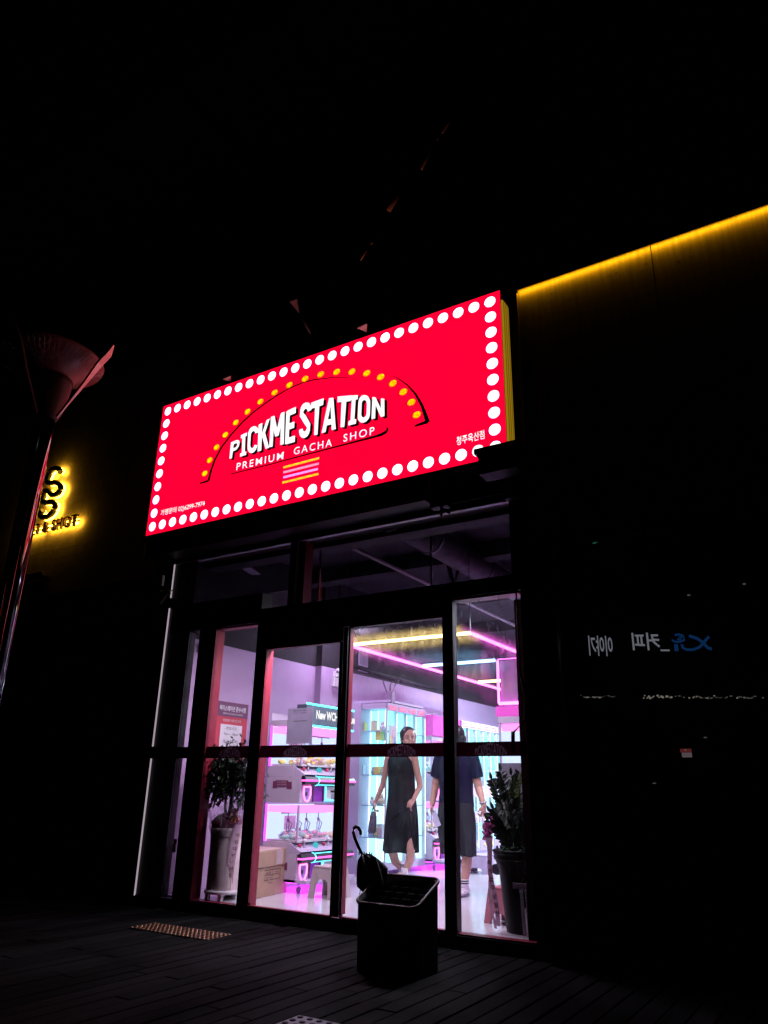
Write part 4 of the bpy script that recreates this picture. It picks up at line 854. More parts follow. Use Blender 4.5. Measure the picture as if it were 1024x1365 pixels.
machine('pink lit double-deck claw machine behind the two people, past the tall cyan cabinet', (-5.24, 9.68, 0), 0, None, 1.02, seed=2)
m3 = machine('claw machine with a dark side panel behind the tall potted plant', (-3.08, 7.93, 0), PI, None, 1.0, seed=3, sticker=False)
MB().box(-.60, .0, .864, .885, .05, 1.262).build('side_cover', mat('dark_grey_side_cover', (.16, .14, .19), .5), m3, True)
machine('claw machine against the far back, leftmost of the back row', (-4.95, 13.0, 0), -PI / 2, None, 1.25, seed=4, sticker=False)
machine('claw machine in the back row with a magenta top, right of the first', (-3.80, 13.0, 0), -PI / 2, None, 1.25, seed=5, sticker=False)

# ================================================================ TALL LIT GACHA CABINETS (front faces +x)
M_pinkl = mat('pink_label', (.85, .12, .30), .5, emit=(.9, .15, .35), es=.5)
G_cab = glow('cyan_cabinet_back_light', (.22, .90, 1), 2.3); G_cab2 = glow('pale_cabinet_back_light', (.46, .82, 1), 2.1); G_cab3 = glow('ice_cabinet_back_light', (.32, .88, 1), 2.1)
def cabinet(label, x, y0, y1, H, nb, seed=0, open_side=False, mode='bay', low=None):
    t = thing('display_cabinet', label, 'cabinet', (x, y0, 0), group='tall lit gacha cabinets'); rnd = random.Random(seed); dp_ = .62; xb = x - dp_; B = lambda *a: MB().box(*a)
    B(xb, x, y0, y1, H - .07, H).build('top_panel', M_lilacpl, t); B(xb, x, y0, y1, .06, .14).build('base_panel', M_lilacpl, t)
    B(xb, xb + .02, y0 + .01, y1 - .01, .141, H - .071).build('back_panel', G_cab if mode == 'bay' else G_cab2, t)
    B(x - .01, x + .012, y0, y1, H - .10, H - .0).build('header_strip', M_lilacpl, t)
    if open_side: # glass side toward the door, split by vertical strips
        for k in range(5): xa = lerp(x - .595, x - .03, k / 5); B(xa, xa + .112, y0 + .20, y0 + .208, .141, 1.16).build('divider_panel', G_cab2 if k % 2 else G_cab3, t); B(xa, xa + .112, y0 + .20, y0 + .208, 1.16, H - .08).build('divider_panel', G_cab, t); MB().tube([(xa, y0 + .19, .15), (xa, y0 + .19, H - .08)], .004, 6).build('led_strip', G_white, t)
        for zz in (.42, .80, 1.17, 1.72): B(xb + .02, x - .02, y0 + .01, y1 - .02, zz, zz + .012).build('shelf', mat('glass_shelf', (.5, .75, .9), .3), t); 
        for zz in (.43, .81, 1.18, 1.73):
            for q in range(3):
                xx = x - .10 - q * .16 + rnd.uniform(-.02, .02); hh = rnd.uniform(.07, .15); c = rnd.choice(TOYC)
                if rnd.random() < .5: B(xx - .035, xx + .035, y0 + .04, y0 + .10, zz + .003, zz + hh).build('prize_box', c, t)
                else: MB().ball((xx, y0 + .08, zz + hh * .35), hh * .35, 2).ball((xx, y0 + .08, zz + hh * .8), hh * .25, 2).build('prize_figure', c, t)
        B(xb, x, y0 - .004, y0, .14, H - .07).build('side_glass', M_cglass, t); B(xb, xb + .02, y0, y0 + .02, .14, H - .07).build('corner_post', M_lilacpl, t)
    else: B(xb, x, y0, y0 + .015, .14, H - .07).build('side_panel', M_lilacpl, t)
    B(x - .02, x, y0, y0 + .02, .14, H - .10).build('corner_post', M_white, t)
    for k in range(nb):
        ya, yb = lerp(y0, y1, k / nb), lerp(y0, y1, (k + 1) / nb)
        B(x - .05, x + .002, yb - .012, yb, .14, H - .10).build('bay_post', M_white, t); MB().tube([(x + .002, yb - .006, .2), (x + .002, yb - .006, H - .12)], .0035, 6).build('led_strip', G_white, t)
        B(x + .0125, x + .016, ya + .03, yb - .04, H - .085, H - .03).build('label_strip', M_pinkl, t)
        text('label_lettering', rnd.choice(('GACHA', 'LUCKY', 'PREMIUM', 'NEW')), M_wtext, (lambda ya, yb: (lambda v: (x + .0175, lerp(ya + .05, yb - .07, v.x), H - .07 + v.y * .025)))(ya, yb), t, off=.02, fit=True)
        if not (open_side and k == nb - 1) or True:
            B(xb + .021, x - .055, yb - .012, yb - .004, .141, 1.16).build('divider_panel', G_cab2 if k % 2 else G_cab3, t); B(xb + .021, x - .055, yb - .012, yb - .004, 1.16, H - .10).build('divider_panel', G_cab, t)
        for zz in (.42, .80, 1.17, 1.60):
            if not open_side: B(xb + .02, x - .03, ya, yb - .014, zz, zz + .012).build('shelf', mat('glass_shelf', (.5, .75, .9), .3), t)
            for _q in range(2):
                yc = (ya + yb) / 2 + (-.06, .05)[_q] + rnd.uniform(-.02, .02); w = rnd.uniform(.04, .07); hh = rnd.uniform(.09, .16); c = rnd.choice(TOYC)
                f = MB()
                if rnd.random() < .5: f.box(x - .20, x - .12, yc - w, yc + w, zz + .012, zz + .012 + hh, .006).build('prize_box', c, t)
                else: f.ball((x - .16, yc, zz + .012 + hh * .3), hh * .33, 2); f.ball((x - .16, yc, zz + .012 + hh * .72), hh * .24, 2); f.ball((x - .15, yc - .03, zz + .012 + hh * .9), hh * .09, 1); f.ball((x - .15, yc + .03, zz + .012 + hh * .9), hh * .09, 1); f.build('prize_figure', c, t)
    B(x - .003, x, y0 + .02, y1 - .012, .14, H - .10).build('front_glass', M_cglass, t)
    if low:   # lower drawer fronts with lilac doors and small yellow stars
        for k in range(nb):
            ya, yb = lerp(y0, y1, k / nb), lerp(y0, y1, (k + 1) / nb)
            for zz in (.15, .55, .92): B(x + .001, x + .012, ya + .02, yb - .03, zz, zz + .16).build('drawer_front', M_lilacpl, t); MB().ball((x + .014, yb - .07, zz + .08), .026, 2, (.3, 1, 1)).build('yellow_knob', TOYC[0], t)
    return t
lc = thing('corner_pier', 'pale lilac pier between the claw machine and the cyan cabinet', 'pier', (-5.86, 8.62, 0)); box('pier', -5.985, -5.715, 8.56, 9.0, 0, 2.09, M_lilacpl, lc)
box('lintel', -5.985, -5.33, 8.66, 9.6, 2.10, 2.13, M_lilacpl, lc)
cabinet('tall cyan lit cabinet with glass shelves left of the woman', -5.325, 8.60, 9.64, 2.085, 4, 11, True)
cabinet('tall cyan lit cabinet with pink labels right of the pink claw machine', -5.30, 10.75, 12.1, 2.03, 5, 12, low=True)
cabinet('farthest tall cyan cabinet by the hanging light box', -5.30, 12.12, 13.4, 2.03, 4, 13, low=True)
pb = thing('prize_poster', 'pale character card on the glass of the first cyan cabinet', 'card', (-5.31, 8.75, 1.6)); box('card', -5.321, -5.314, 8.64, 8.84, 1.52, 1.80, M_white, pb)
for k in range(3): box('print_patch', -5.3135, -5.3125, 8.66 + k * .055, 8.70 + k * .055, 1.56 + (k % 2) * .06, 1.66 + (k % 2) * .08, TOYC[(k * 2) % 6], pb)

# middle aisle machine between people: low white unit (seen by the man's right hand)
# stools
def stool(label, c, rz, h, w, m, text_=None):
    t = thing('plastic_stool', label, 'stool', (c[0], c[1], 0), rz=rz); b = MB(); tw, bw = w * .78 / 2, w / 2
    MB().box(-tw, tw, -tw, tw, h - .025, h, .01).build('seat', m, t, True)
    for (sx, sy) in ((1, 0), (-1, 0), (0, 1), (0, -1)):
        # side apron with an arch cut-out at the bottom
        def P(u, z):  # u -1..1
            k = lerp(bw, tw, z / h); return (sx * k, u * k, z) if sx else (u * k, sy * k, z)
        def Q(u, z): k = lerp(bw, tw, z / h) - .012; return (sx * k, u * k, z) if sx else (u * k, sy * k, z)
        outer_ = [(-1, 0), (-.62, 0), (-.60, h * .16), (-.45, h * .27), (-.2, h * .31), (.2, h * .31), (.45, h * .27), (.60, h * .16), (.62, 0), (1, 0), (1, h - .03), (-1, h - .03)]
        b = MB(); g = .6 if 'grey' in label else .3; e = .55; strips = [((-1, 0), (-e, 0)), ((-e, 0), (-e + .02, h * g * .6)), ((-e + .02, h * g * .6), (-.42, h * g * .92)), ((-.42, h * g * .92), (-.2, h * g)), ((-.2, h * g), (.2, h * g)), ((.2, h * g), (.42, h * g * .92)), ((.42, h * g * .92), (e - .02, h * g * .6)), ((e - .02, h * g * .6), (e, 0)), ((e, 0), (1, 0))]
        for (a, c_) in strips:
            if abs(a[0] - c_[0]) < .03: b.quad(P(*a), P(*c_), Q(*c_), Q(*a)); continue
            b.quad(P(*a), P(*c_), P(c_[0], h - .02), P(a[0], h - .02)); b.quad(Q(*c_), Q(*a), Q(a[0], h - .02), Q(c_[0], h - .02)); b.quad(P(*a), Q(*a), Q(*c_), P(*c_))
        b.build('leg_panel', m, t, True)
    return t
stool('warm grey plastic stool in front of the first claw machine', (-4.73, 6.62), .0, .285, .31, M_greyst)
stool('pink plastic stool behind the tall potted plant', (-2.72, 6.33), -.25, .27, .29, M_pinkpl)
stool('pale lilac plastic stool behind the walking man', (-4.62, 9.85), .1, .22, .36, M_lilacpl)

# cardboard boxes
cbx = thing('cardboard_box', 'closed brown cardboard box with a pale lid beside the left claw machine', 'box', (-5.20, 6.06, 0), rz=math.radians(10)); LC = True
MB().box(-.42, 0, 0, .62, 0, .26, .006).build('carton', M_card, cbx, True); MB().box(-.43, .012, -.012, .632, .262, .41, .010).build('lid', M_card, cbx, True)
MB().box(-.42, .002, -.002, .622, .411, .416).build('lid_top', M_cardtop, cbx, True); MB().box(.0125, .015, .34, .48, .275, .408).build('tape', M_tape, cbx, True)
for r in range(2): MB().tube([(.002, .16, .235 - r * .045), (.002, .46, .235 - r * .045)], .0016, 4).build('printed_line', M_ink, cbx, True)
MB().tube([(.002, .16, .235), (.002, .16, .145), (.002, .46, .145), (.002, .46, .235)], .0016, 4).tube([(.002, .30, .235), (.002, .30, .145)], .0016, 4).build('printed_line', M_ink, cbx, True)
for s, y, z in (('품명', .18, .20), ('수량 24', .33, .20), ('규격', .18, .155), ('CARTON BOX', .22, .11)):
    text('print', s, M_ink, (lambda y, z: (lambda v: (.0035, y + v.x * .09, z + v.y * .018)))(y, z), cbx, local=True, fit=True)

# ================================================================ PLANTS
def leaf(b, p, d, up, L, w, bend=.2):
    d = Vector(d).normalized(); s = d.cross(Vector(up)); s = s.normalized() if s.length > 1e-4 else Vector((1, 0, 0)); n = s.cross(d).normalized(); k = len(b.v)
    b.v += [p, p + d * L * .35 + s * w + n * bend * w, p + d * L * .38, p + d * L * .35 - s * w + n * bend * w, p + d * L * .75 + s * w * .7 - n * bend * L * .1, p + d * L * .75 - s * w * .7 - n * bend * L * .1, p + d * L - n * bend * L * .3]
    for f in ((0, 1, 2), (0, 2, 3), (1, 4, 6, 2), (2, 6, 5, 3)): b.f.append(tuple(k + i for i in f)); b.sm.append(False)
fx = thing('ficus_plant', 'leafy ficus tree in a tall pale pot with a flower ribbon, behind the left window', 'plant', (-5.42, 6.0, 0))
pc = Vector((-5.45, 5.87, 0))
MB().lathe(pc, [(.145, .07), (.152, .10), (.150, .45), (.156, .60), (.158, .625), (.140, .625), (.135, .56), (.01, .56)], 32, False).build('pot', M_potw, fx)
MB().lathe(pc, [(.16, .55), (.01, .565)], 20, False).build('soil', M_soil, fx)
MB().lathe(pc, [(.165, .055), (.172, .07), (.165, .085), (.14, .085)], 28).build('pot_stand', M_white, fx)
for a in (40, 130, 220, 310): q = math.radians(a); MB().box(pc.x + .13 * math.cos(q) - .018, pc.x + .13 * math.cos(q) + .018, pc.y + .13 * math.sin(q) - .018, pc.y + .13 * math.sin(q) + .018, 0, .058).build('stand_leg', M_white, fx)
tk = MB()
tk.tube([pc + Vector((.04, 0, .56)), pc + Vector((.02, .0, .75)), pc + Vector((.03, 0, .95)), pc + Vector((.02, .02, 1.2))], [.028, .022, .020, .014], 8)
tk.tube([pc + Vector((.02, 0, .60)), pc + Vector((-.05, 0, .80)), pc + Vector((-.06, 0, 1.05)), pc + Vector((-.10, 0, 1.25))], [.018, .014, .012, .008], 8)
tk.tube([pc + Vector((.05, 0, .62)), pc + Vector((.12, 0, .80)), pc + Vector((.16, .02, 1.0)), pc + Vector((.20, 0, 1.2))], [.016, .012, .010, .006], 8); tk.build('trunk', M_bark, fx)
rnd = random.Random(5); tips = []
br_ = MB(); fo = MB(); fo2 = MB()
for i in range(92):
    a = rnd.uniform(0, 2 * PI); r = .30 * math.sqrt(rnd.random()); c = pc + Vector((r * math.cos(a) * 1.1 - .06, r * math.sin(a) * .5, rnd.uniform(.98, 1.44) - r * .25))
    s = pc + Vector((c.x - pc.x, c.y - pc.y, 0)) * .3 + Vector((0, 0, rnd.uniform(.95, 1.15))); br_.tube([s, lerp(s, c, .5) + Vector((0, 0, .05)), c], .004, 5); tips.append((s, c))
for s, c in tips:
    for k in range(24):
        p = lerp(s, c, .45 + .6 * rnd.random()) + Vector((rnd.gauss(0, .045), rnd.gauss(0, .035), rnd.gauss(0, .045)))
        d = Vector((rnd.gauss(0, 1), rnd.gauss(0, .8), -.35 + rnd.gauss(0, .6))); leaf(fo if rnd.random() < .93 else fo2, p, d, (0, 0, 1), rnd.uniform(.045, .075), rnd.uniform(.011, .017))
# drooping sprays: lower left, and one past the mullion
for (sx, sz, ex_, ez) in ((-.16, 1.05, -.18, .83), (-.12, 1.0, -.12, .88), (.20, 1.0, .19, .78), (.16, 1.0, .13, .85), (.28, 1.25, .45, 1.12), (.30, 1.2, .50, .95), (.30, 1.3, .46, 1.2), (.26, 1.1, .42, .88)):
    s, c = pc + Vector((sx, -.03, sz)), pc + Vector((ex_, -.05, ez)); br_.tube([s, c], .0035, 5)
    for k in range(20): leaf(fo if k % 4 or sx < .25 else fo2, lerp(s, c, rnd.random()) + Vector((rnd.gauss(0, .02), rnd.gauss(0, .02), rnd.gauss(0, .02))), (rnd.gauss(0, .6), rnd.gauss(0, .5), -1), (1, 0, .2), rnd.uniform(.05, .075), .014)
br_.build('branches', M_bark, fx, kind='stuff'); fo.build('foliage', M_leaf, fx, kind='stuff'); fo2.build('light_foliage', mat('olive_leaf', (.07, .10, .04), .35, var=.4), fx, kind='stuff')
# clear wrap at the pot mouth, bow and ribbons
wr = MB(); n = 40
for j in range(4):
    for i in range(n): a = 2 * PI * i / n; r = (.155, .175, .17, .22)[j] * (1 + (.0, .06, .12, .16)[j] * math.sin(7 * a + j)); wr.v.append(pc + Vector((r * math.cos(a), r * math.sin(a), (.56, .63, .70, .80)[j] + (.0, .0, .01, .05)[j] * math.sin(5 * a))))
for j in range(3):
    for i in range(n): i2 = (i + 1) % n; wr.f.append((j * n + i, j * n + i2, (j + 1) * n + i2, (j + 1) * n + i)); wr.sm.append(False)
M_cello = glass_mat('cellophane', .06, tint=(.97, .95, .98), dirt=.55, rough=.2); wr.build('plastic_wrap', M_cello, fx)
MB().lathe(pc, [(.15, .58), (.16, .68), (.10, .74), (.03, .76)], 20, False).build('inner_paper', mat('plum_paper', (.22, .05, .12), .6), fx)
bo = MB(); bc = pc + Vector((.12, -.03, .70)); fm = [mat('orange_petal', (.85, .25, .08), .5, var=.3, vscale=40), mat('pink_petal', (.85, .35, .45), .5, var=.3, vscale=40)]
for q in range(2):
    bo = MB()
    for i in range(26): leaf(bo, bc + Vector((rnd.gauss(0, .028), rnd.gauss(0, .02), rnd.gauss(0, .035))), (rnd.gauss(0, 1), -.6, rnd.gauss(0, 1)), (0, 1, .3), .055, .020, .5)
    bo.build('bow', fm[q], fx)
for k, (dx, w, zb) in enumerate(((-.035, .028, .10), (.045, .036, .09))):
    rb = MB(); N_ = 14
    for i in range(N_ + 1):
        t_ = i / N_; z = lerp(.66, zb, t_); x = bc.x + dx + .012 * math.sin(t_ * 4 + k) - .035 * t_ ** 2; y = bc.y - .01 - .03 * math.sin(t_ * PI)
        rb.v += [Vector((x - w * .75, y - w * .7, z)), Vector((x + w * .75, y + w * .7, z))]
        if i: rb.f.append((2 * i - 2, 2 * i - 1, 2 * i + 1, 2 * i)); rb.sm.append(True)
    rb.build('ribbon', M_ribbon, fx)
    for i, ch in enumerate(('번창하세요축하합니다', '개업대박나세요')[k]):
        t_ = (i + .9) / (11 if k == 0 else 8.5); z = lerp(.60, zb + .02, t_); x = bc.x + dx + .012 * math.sin(t_ * 4 + k) - .035 * t_ ** 2; y = bc.y - .025 - .03 * math.sin(t_ * PI); hh = .024 if k == 0 else .032
        text('ribbon_lettering', ch, M_ink, (lambda x, y, z, hh: (lambda v: (x + .012 + (v.x - .5) * hh * .75, y + (v.x - .5) * hh * .7, z + v.y * hh)))(x, y + .012, z, hh), fx, off=.02, fit=True)
    MB().tube([(bc.x + dx + w + .012 * math.sin(t_ * 4 + k) - .035 * t_ ** 2, bc.y - .03 - .03 * math.sin(t_ * PI), lerp(.6, zb, t_)) for t_ in [i / 8 for i in range(9)]], .003, 4).build('ribbon_edge', mat('gold_edge', (.8, .7, .15), .4), fx)

zz_ = thing('tall_potted_plant', 'dark glossy plant in a tall black pot with a pink ribbon, inside the right window', 'plant', (-2.45, 6.0, 0))
pz = Vector((-2.47, 6.02, 0))
MB().lathe(pz, [(.125, .0), (.13, .02), (.17, .42), (.205, .52), (.21, .56), (.21, .575), (.18, .575), (.17, .53), (.01, .53)], 32, False).build('pot', M_potd, zz_)
for k in range(2): MB().lathe(pz, [(.209 - k * .01, .55 - k * .035), (.216 - k * .01, .545 - k * .035), (.208 - k * .01, .54 - k * .035)], 32, False).build('pot_ridge', M_potd, zz_)
MB().lathe(pz, [(.17, .53), (.01, .57)], 20, False).build('soil', M_soil, zz_)
rnd = random.Random(9)
fr = [(-.20, .62, -.05), (-.14, .70, 0), (-.16, .36, -.12), (-.235, .33, -.02), (-.05, .66, .0), (.02, .62, -.05), (.10, .55, 0), (.14, .50, .02), (-.10, .5, .05), (.05, .50, -.1), (.15, .36, -.05), (-.06, .42, -.12), (.0, .36, -.14), (-.26, .26, .0), (.2, .28, -.04), (-.17, .22, -.08), (.08, .3, -.12)]
for i, (dx, hh, dy) in enumerate(fr):
    b0 = pz + Vector((dx * .25, dy * .3, .55)); hh *= .87; tip = pz + Vector((dx, dy, .55 + hh)); sv = MB(); lf = MB(); mid = lerp(b0, tip, .5) + Vector((-dx * .16, 0, .04))
    cur = [b0.lerp(mid, u / 5).lerp(mid.lerp(tip, u / 5), u / 5) for u in range(6)]
    sv.tube(cur, [.011, .010, .009, .007, .005, .003], 6); nl = 15
    for k in range(nl):
        u = .2 + .8 * k / nl; p = b0.lerp(mid, u).lerp(mid.lerp(tip, u), u); dr = (tip - b0).normalized(); side = dr.cross(Vector((math.sin(i), -1, .2))).normalized()
        for s in (-1, 1): leaf(lf, p, side * s + dr * .75 + Vector((0, rnd.gauss(0, .15), rnd.gauss(0, .12))), (0, -1, .3), rnd.uniform(.062, .085) * (1.1 - .4 * abs(u - .5)), .017, .25)
    leaf(lf, tip, dr, (0, -1, 0), .07, .015); sv.build('stem', M_leaf, zz_); lf.build('frond', M_leaf, zz_)
yl = MB()
for k in range(7):
    p = pz + Vector((.02 + k * .010, -.13, .96 + k * .028))
    for s in (-1, 1): leaf(yl, p, (s * .9 + .2, -.2, .8), (0, -1, .3), .06, .016)
yl.build('young_frond', M_leafl, zz_)
mo = MB()
for i in range(160): mo.ball(pz + Vector((rnd.gauss(0, .09), rnd.gauss(0, .08), .565 + rnd.random() * .03)), .012, 1)
mo.build('moss', mat('moss_green', (.05, .12, .06), .9), zz_, kind='stuff')
# pink bow and hanging ribbon
rc = pz + Vector((-.235, -.06, .70)); bo = MB()
for i in range(30): leaf(bo, rc + Vector((rnd.gauss(0, .022), rnd.gauss(0, .02), rnd.gauss(0, .04))), (rnd.gauss(0, 1), -.5, rnd.gauss(0, 1)), (0, 1, .3), .06, .022, .5)
bo.build('bow', sheet_mat('plum_pink_bow', (.42, .10, .28), .45), zz_)
for k, (dx, w) in enumerate(((.02, .014), (.045, .022))):
    rb = MB()
    for i in range(15):
        t_ = i / 14; z = lerp(.66, .03 + .02 * k, t_); x = rc.x + dx + .014 * math.sin(t_ * 7 + k * 2) + .05 * t_; y = rc.y - .10 - .01 * k; rb.v += [Vector((x - w, y, z)), Vector((x + w, y - .01, z))]
        if i: rb.f.append((2 * i - 2, 2 * i - 1, 2 * i + 1, 2 * i)); rb.sm.append(True)
    rb.build('ribbon', sheet_mat('dusk_pink_ribbon', (.85, .55, .72), .55), zz_)
for i, ch in enumerate('축개업무궁발전'):
    t_ = .32 + i * .095; x = rc.x + .045 + .014 * math.sin(t_ * 7 + 2) + .05 * t_; text('ribbon_lettering', ch, M_ink, (lambda x, z: (lambda v: (x + (v.x - .5) * .034, rc.y - .125, z + v.y * .036)))(x, lerp(.66, .05, t_)), zz_, off=.02, fit=True)

sp = thing('small_potted_plant', 'small leafy plant in a grey pot with a white ribbon, at the right jamb', 'plant', (-2.33, 5.86, 0))
p3 = Vector((-2.30, 5.86, 0)); MB().lathe(p3, [(.075, 0), (.085, .16), (.09, .19), (.08, .19), (.01, .17)], 24, False).build('pot', mat('grey_glazed_pot', (.12, .11, .13), .3), sp)
lf = MB(); st_ = MB()
for i in range(15):
    a = rnd.uniform(0, 2 * PI); tip = p3 + Vector((.11 * math.cos(a), .05 * math.sin(a), rnd.uniform(.30, .50))); st_.tube([p3 + Vector((0, 0, .17)), tip], .003, 5)
    for k in range(12): leaf(lf, lerp(p3 + Vector((0, 0, .2)), tip, .35 + .65 * rnd.random()), (rnd.gauss(0, 1), rnd.gauss(0, .6), rnd.gauss(0, .5)), (0, 0, 1), .045, .010)
st_.build('stems', M_leaf, sp, kind='stuff'); lf.build('foliage', mat('mid_green_leaf', (.05, .09, .02), .4, var=.5, vscale=15), sp, kind='stuff')
for k, dx in enumerate((-.07, -.03)):
    MB().quad((p3.x + dx - .012, p3.y - .10, .33), (p3.x + dx + .014, p3.y - .10, .33), (p3.x + dx + .03, p3.y - .10, .02), (p3.x + dx + .002, p3.y - .10, .02)).build('ribbon', M_ribbonw, sp)
MB().box(p3.x - .13, p3.x + .02, p3.y - .11, p3.y - .10, .325, .365).build('bow', M_ribbonw, sp)
for i in range(12): MB().box(p3.x - .034 + .0012 * i, p3.x - .018 + .0012 * i, p3.y - .103, p3.y - .101, .30 - i * .022, .310 - i * .022).build('ribbon_print', M_ink, sp)
# ================================================================ PEOPLE
def cap(b, a, c, r0, r1, sub=2):
    b.tube([a, c], [r0, r1], 12); b.ball(a, r0, sub); b.ball(c, r1, sub)
def limb(b, pts, rs):
    for i in range(len(pts) - 1): cap(b, pts[i], pts[i + 1], rs[i], rs[i + 1])
def fuse(b, name, m, parent, vox=.0075, smooth=3, **k):
    o = b.build(name, m, parent, **k)
    r = o.modifiers.new('r', 'REMESH'); r.mode = 'VOXEL'; r.voxel_size = vox; r.use_smooth_shade = True
    s = o.modifiers.new('s', 'SMOOTH'); s.iterations = smooth; s.factor = .5
    me = bpy.data.meshes.new_from_object(o.evaluated_get(bpy.context.evaluated_depsgraph_get()))
    o.modifiers.clear(); old = o.data; o.data = me; bpy.data.meshes.remove(old); me.polygons.foreach_set('use_smooth', [True] * len(me.polygons))
    if not me.materials: me.materials.append(m)
    return o
def hand(b, wrist, d, palm_n, curl=.7, s=1., thumb_side=1):
    """palm and five curled fingers; d = direction of the hand, palm_n = way the palm faces"""
    d = Vector(d).normalized(); n = Vector(palm_n); n = (n - d * n.dot(d)).normalized(); w = d.cross(n) * thumb_side
    for k in range(4):
        o = (k - 1.5) * .021 * s; cap(b, wrist + w * o * .5, wrist + d * .075 * s + w * o, .013 * s, .012 * s, 1)
        L = (.036, .042, .045, .038)[3 - k] * s; p = wrist + d * .078 * s + w * o; a = .25 + curl * .5
        for q in range(3):
            dd = d * math.cos(a) + n * math.sin(a); p2 = p + dd * L * (1, .7, .6)[q]; cap(b, p, p2, .0095 * s, .0085 * s, 1); p = p2; a += curl * .8
    p = wrist + d * .02 * s + w * .028 * s; p2 = p + (d * .6 + w * .6 + n * .35).normalized() * .042 * s; cap(b, p, p2, .013 * s, .011 * s, 1); cap(b, p2, p2 + (d * .9 + w * .0 + n * .5).normalized() * .032 * s, .010 * s, .009 * s, 1)
def head(b, c, yaw, s=1.):
    """skull, jaw, nose, ears; faces -y turned by yaw about z"""
    R = Matrix.Rotation(yaw, 3, 'Z'); P = lambda x, y, z: c + R @ Vector((x, y, z)) * s
    def el(x, y, z, rx, ry, rz):
        bm = bmesh.new(); bmesh.ops.create_icosphere(bm, subdivisions=3, radius=1)
        for v in bm.verts: v.co = P(x + v.co.x * rx, y + v.co.y * ry, z + v.co.z * rz)
        b.bm(bm, True)
    el(0, .012, .025, .074, .092, .088); el(0, -.020, -.045, .056, .066, .062); el(0, -.035, -.085, .032, .034, .024); el(0, -.088, -.018, .012, .018, .022)
    el(0, -.078, .008, .010, .010, .022); el(.036, -.066, -.03, .022, .016, .02); el(-.036, -.066, -.03, .022, .016, .02); el(0, -.076, -.058, .022, .012, .007); el(0, -.074, -.067, .018, .012, .007)
    for sx in (-1, 1): el(sx * .076, .012, -.012, .010, .018, .030)
    cap(b, P(0, .015, -.06), P(0, .022, -.145), .048 * s, .050 * s)
    return P
def face_parts(P, t, R, brow=M_hair, lip=(.45, .12, .12)):
    e = MB(); w = MB(); bw = MB(); lp_ = MB()
    for sx in (-1, 1):
        w.ball(P(sx * .030, -.0765, .004), .0105, 2, (1.2, .7, .6)); e.ball(P(sx * .030, -.083, .004), .0058, 2, (1, .6, 1)); bw.tube([P(sx * .014, -.086, .022), P(sx * .031, -.086, .027), P(sx * .048, -.076, .021)], [.003, .0035, .002], 6)
    lp_.tube([P(-.020, -.083, -.062), P(-.007, -.089, -.060), P(.007, -.089, -.060), P(.020, -.083, -.062)], [.002, .0045, .0045, .002], 6)
    w.build('eye', mat('eye_white', (.38, .34, .32), .5), t); e.build('iris', M_ink, t); bw.build('eyebrow', brow, t); lp_.build('lips', mat('lips_%s' % round(lip[0], 2), lip, .5), t)
def sweep(rings, name, m, parent, n=40, fold=0., seed=0, close=False, nf=9):
    """garment: rings of (centre, rx, ry, rotation)"""
    b = MB(); rnd = random.Random(seed); ph = [rnd.uniform(0, 6.28) for _ in range(4)]
    for j, (c, rx, ry, ro, fd) in enumerate(rings):
        for i in range(n):
            a = 2 * PI * i / n; k = 1 + fd * (.6 * math.sin(nf * a + ph[0] + j * .12) + .4 * math.sin((nf * 2 - 3) * a + ph[1] - j * .1)) + .012 * math.sin(3 * a + j * .9 + ph[2])
            x, y = rx * math.cos(a) * k, ry * math.sin(a) * k; b.v.append(Vector(c) + Vector((x * math.cos(ro) - y * math.sin(ro), x * math.sin(ro) + y * math.cos(ro), .01 * fd * 10 * math.sin(4 * a + ph[3]) * (1 if j == 0 else 0))))
    for j in range(len(rings) - 1):
        for i in range(n): i2 = (i + 1) % n; b.f.append((j * n + i, j * n + i2, (j + 1) * n + i2, (j + 1) * n + i)); b.sm.append(True)
    o = b.build(name, m, parent); s = o.modifiers.new('solid', 'SOLIDIFY'); s.thickness = .006; s.offset = 0
    u = o.modifiers.new('sub', 'SUBSURF'); u.levels = 1; u.render_levels = 1; return o

# ---- woman walking toward the doors
YW = 8.45
V = lambda px, py, dy=0.: aY(px, py, YW + dy)
wo = thing('person', 'woman in a long sleeveless charcoal dress walking with a grey pouch in one hand', 'person', (V(540, 1160).x, YW, 0), group='people inside the shop')
b = MB(); hc = V(544.5, 985, -.02); Pw = head(b, hc, math.radians(42), 1.20)
nk = V(536, 1001); sl_, sr_ = V(517.5, 1011), V(553, 1010)
limb(b, [hc + Vector((0, .02, -.10)), nk + Vector((0, .02, -.02))], [.05, .055])
limb(b, [sl_ + Vector((.02, 0, 0)), nk + Vector((0, .02, -.10)), sr_ - Vector((.02, 0, 0))], [.052, .07, .052])
chest, waist, hip = V(534.5, 1022), V(535, 1050), V(536, 1076)
limb(b, [nk + Vector((0, .02, -.10)), chest, waist, hip], [.09, .13, .115, .14])
limb(b, [sl_, V(510.5, 1046, .02), V(500.5, 1069, -.04)], [.046, .036, .025])            # arm with the pouch
hand(b, V(500.5, 1069, -.04), V(497, 1083, -.06) - V(500.5, 1069, -.04), (1, .2, 0), 1.0, .92)
limb(b, [sr_, V(560, 1048, .04), V(551.5, 1066, -.12)], [.046, .037, .026])             # arm gathering the skirt
hand(b, V(551.5, 1066, -.12), V(545, 1074, -.17) - V(551.5, 1066, -.12), (0, 1, -.4), .8, .95, -1)
ank1, ank2 = Vector((V(534, 1163, .05).x, YW + .10, .10)), Vector((V(546, 1163, -.05).x, YW - .16, .085))
limb(b, [V(529, 1090, .03), V(522, 1131, .0), V(527, 1148, .06), ank1], [.085, .058, .052, .036])
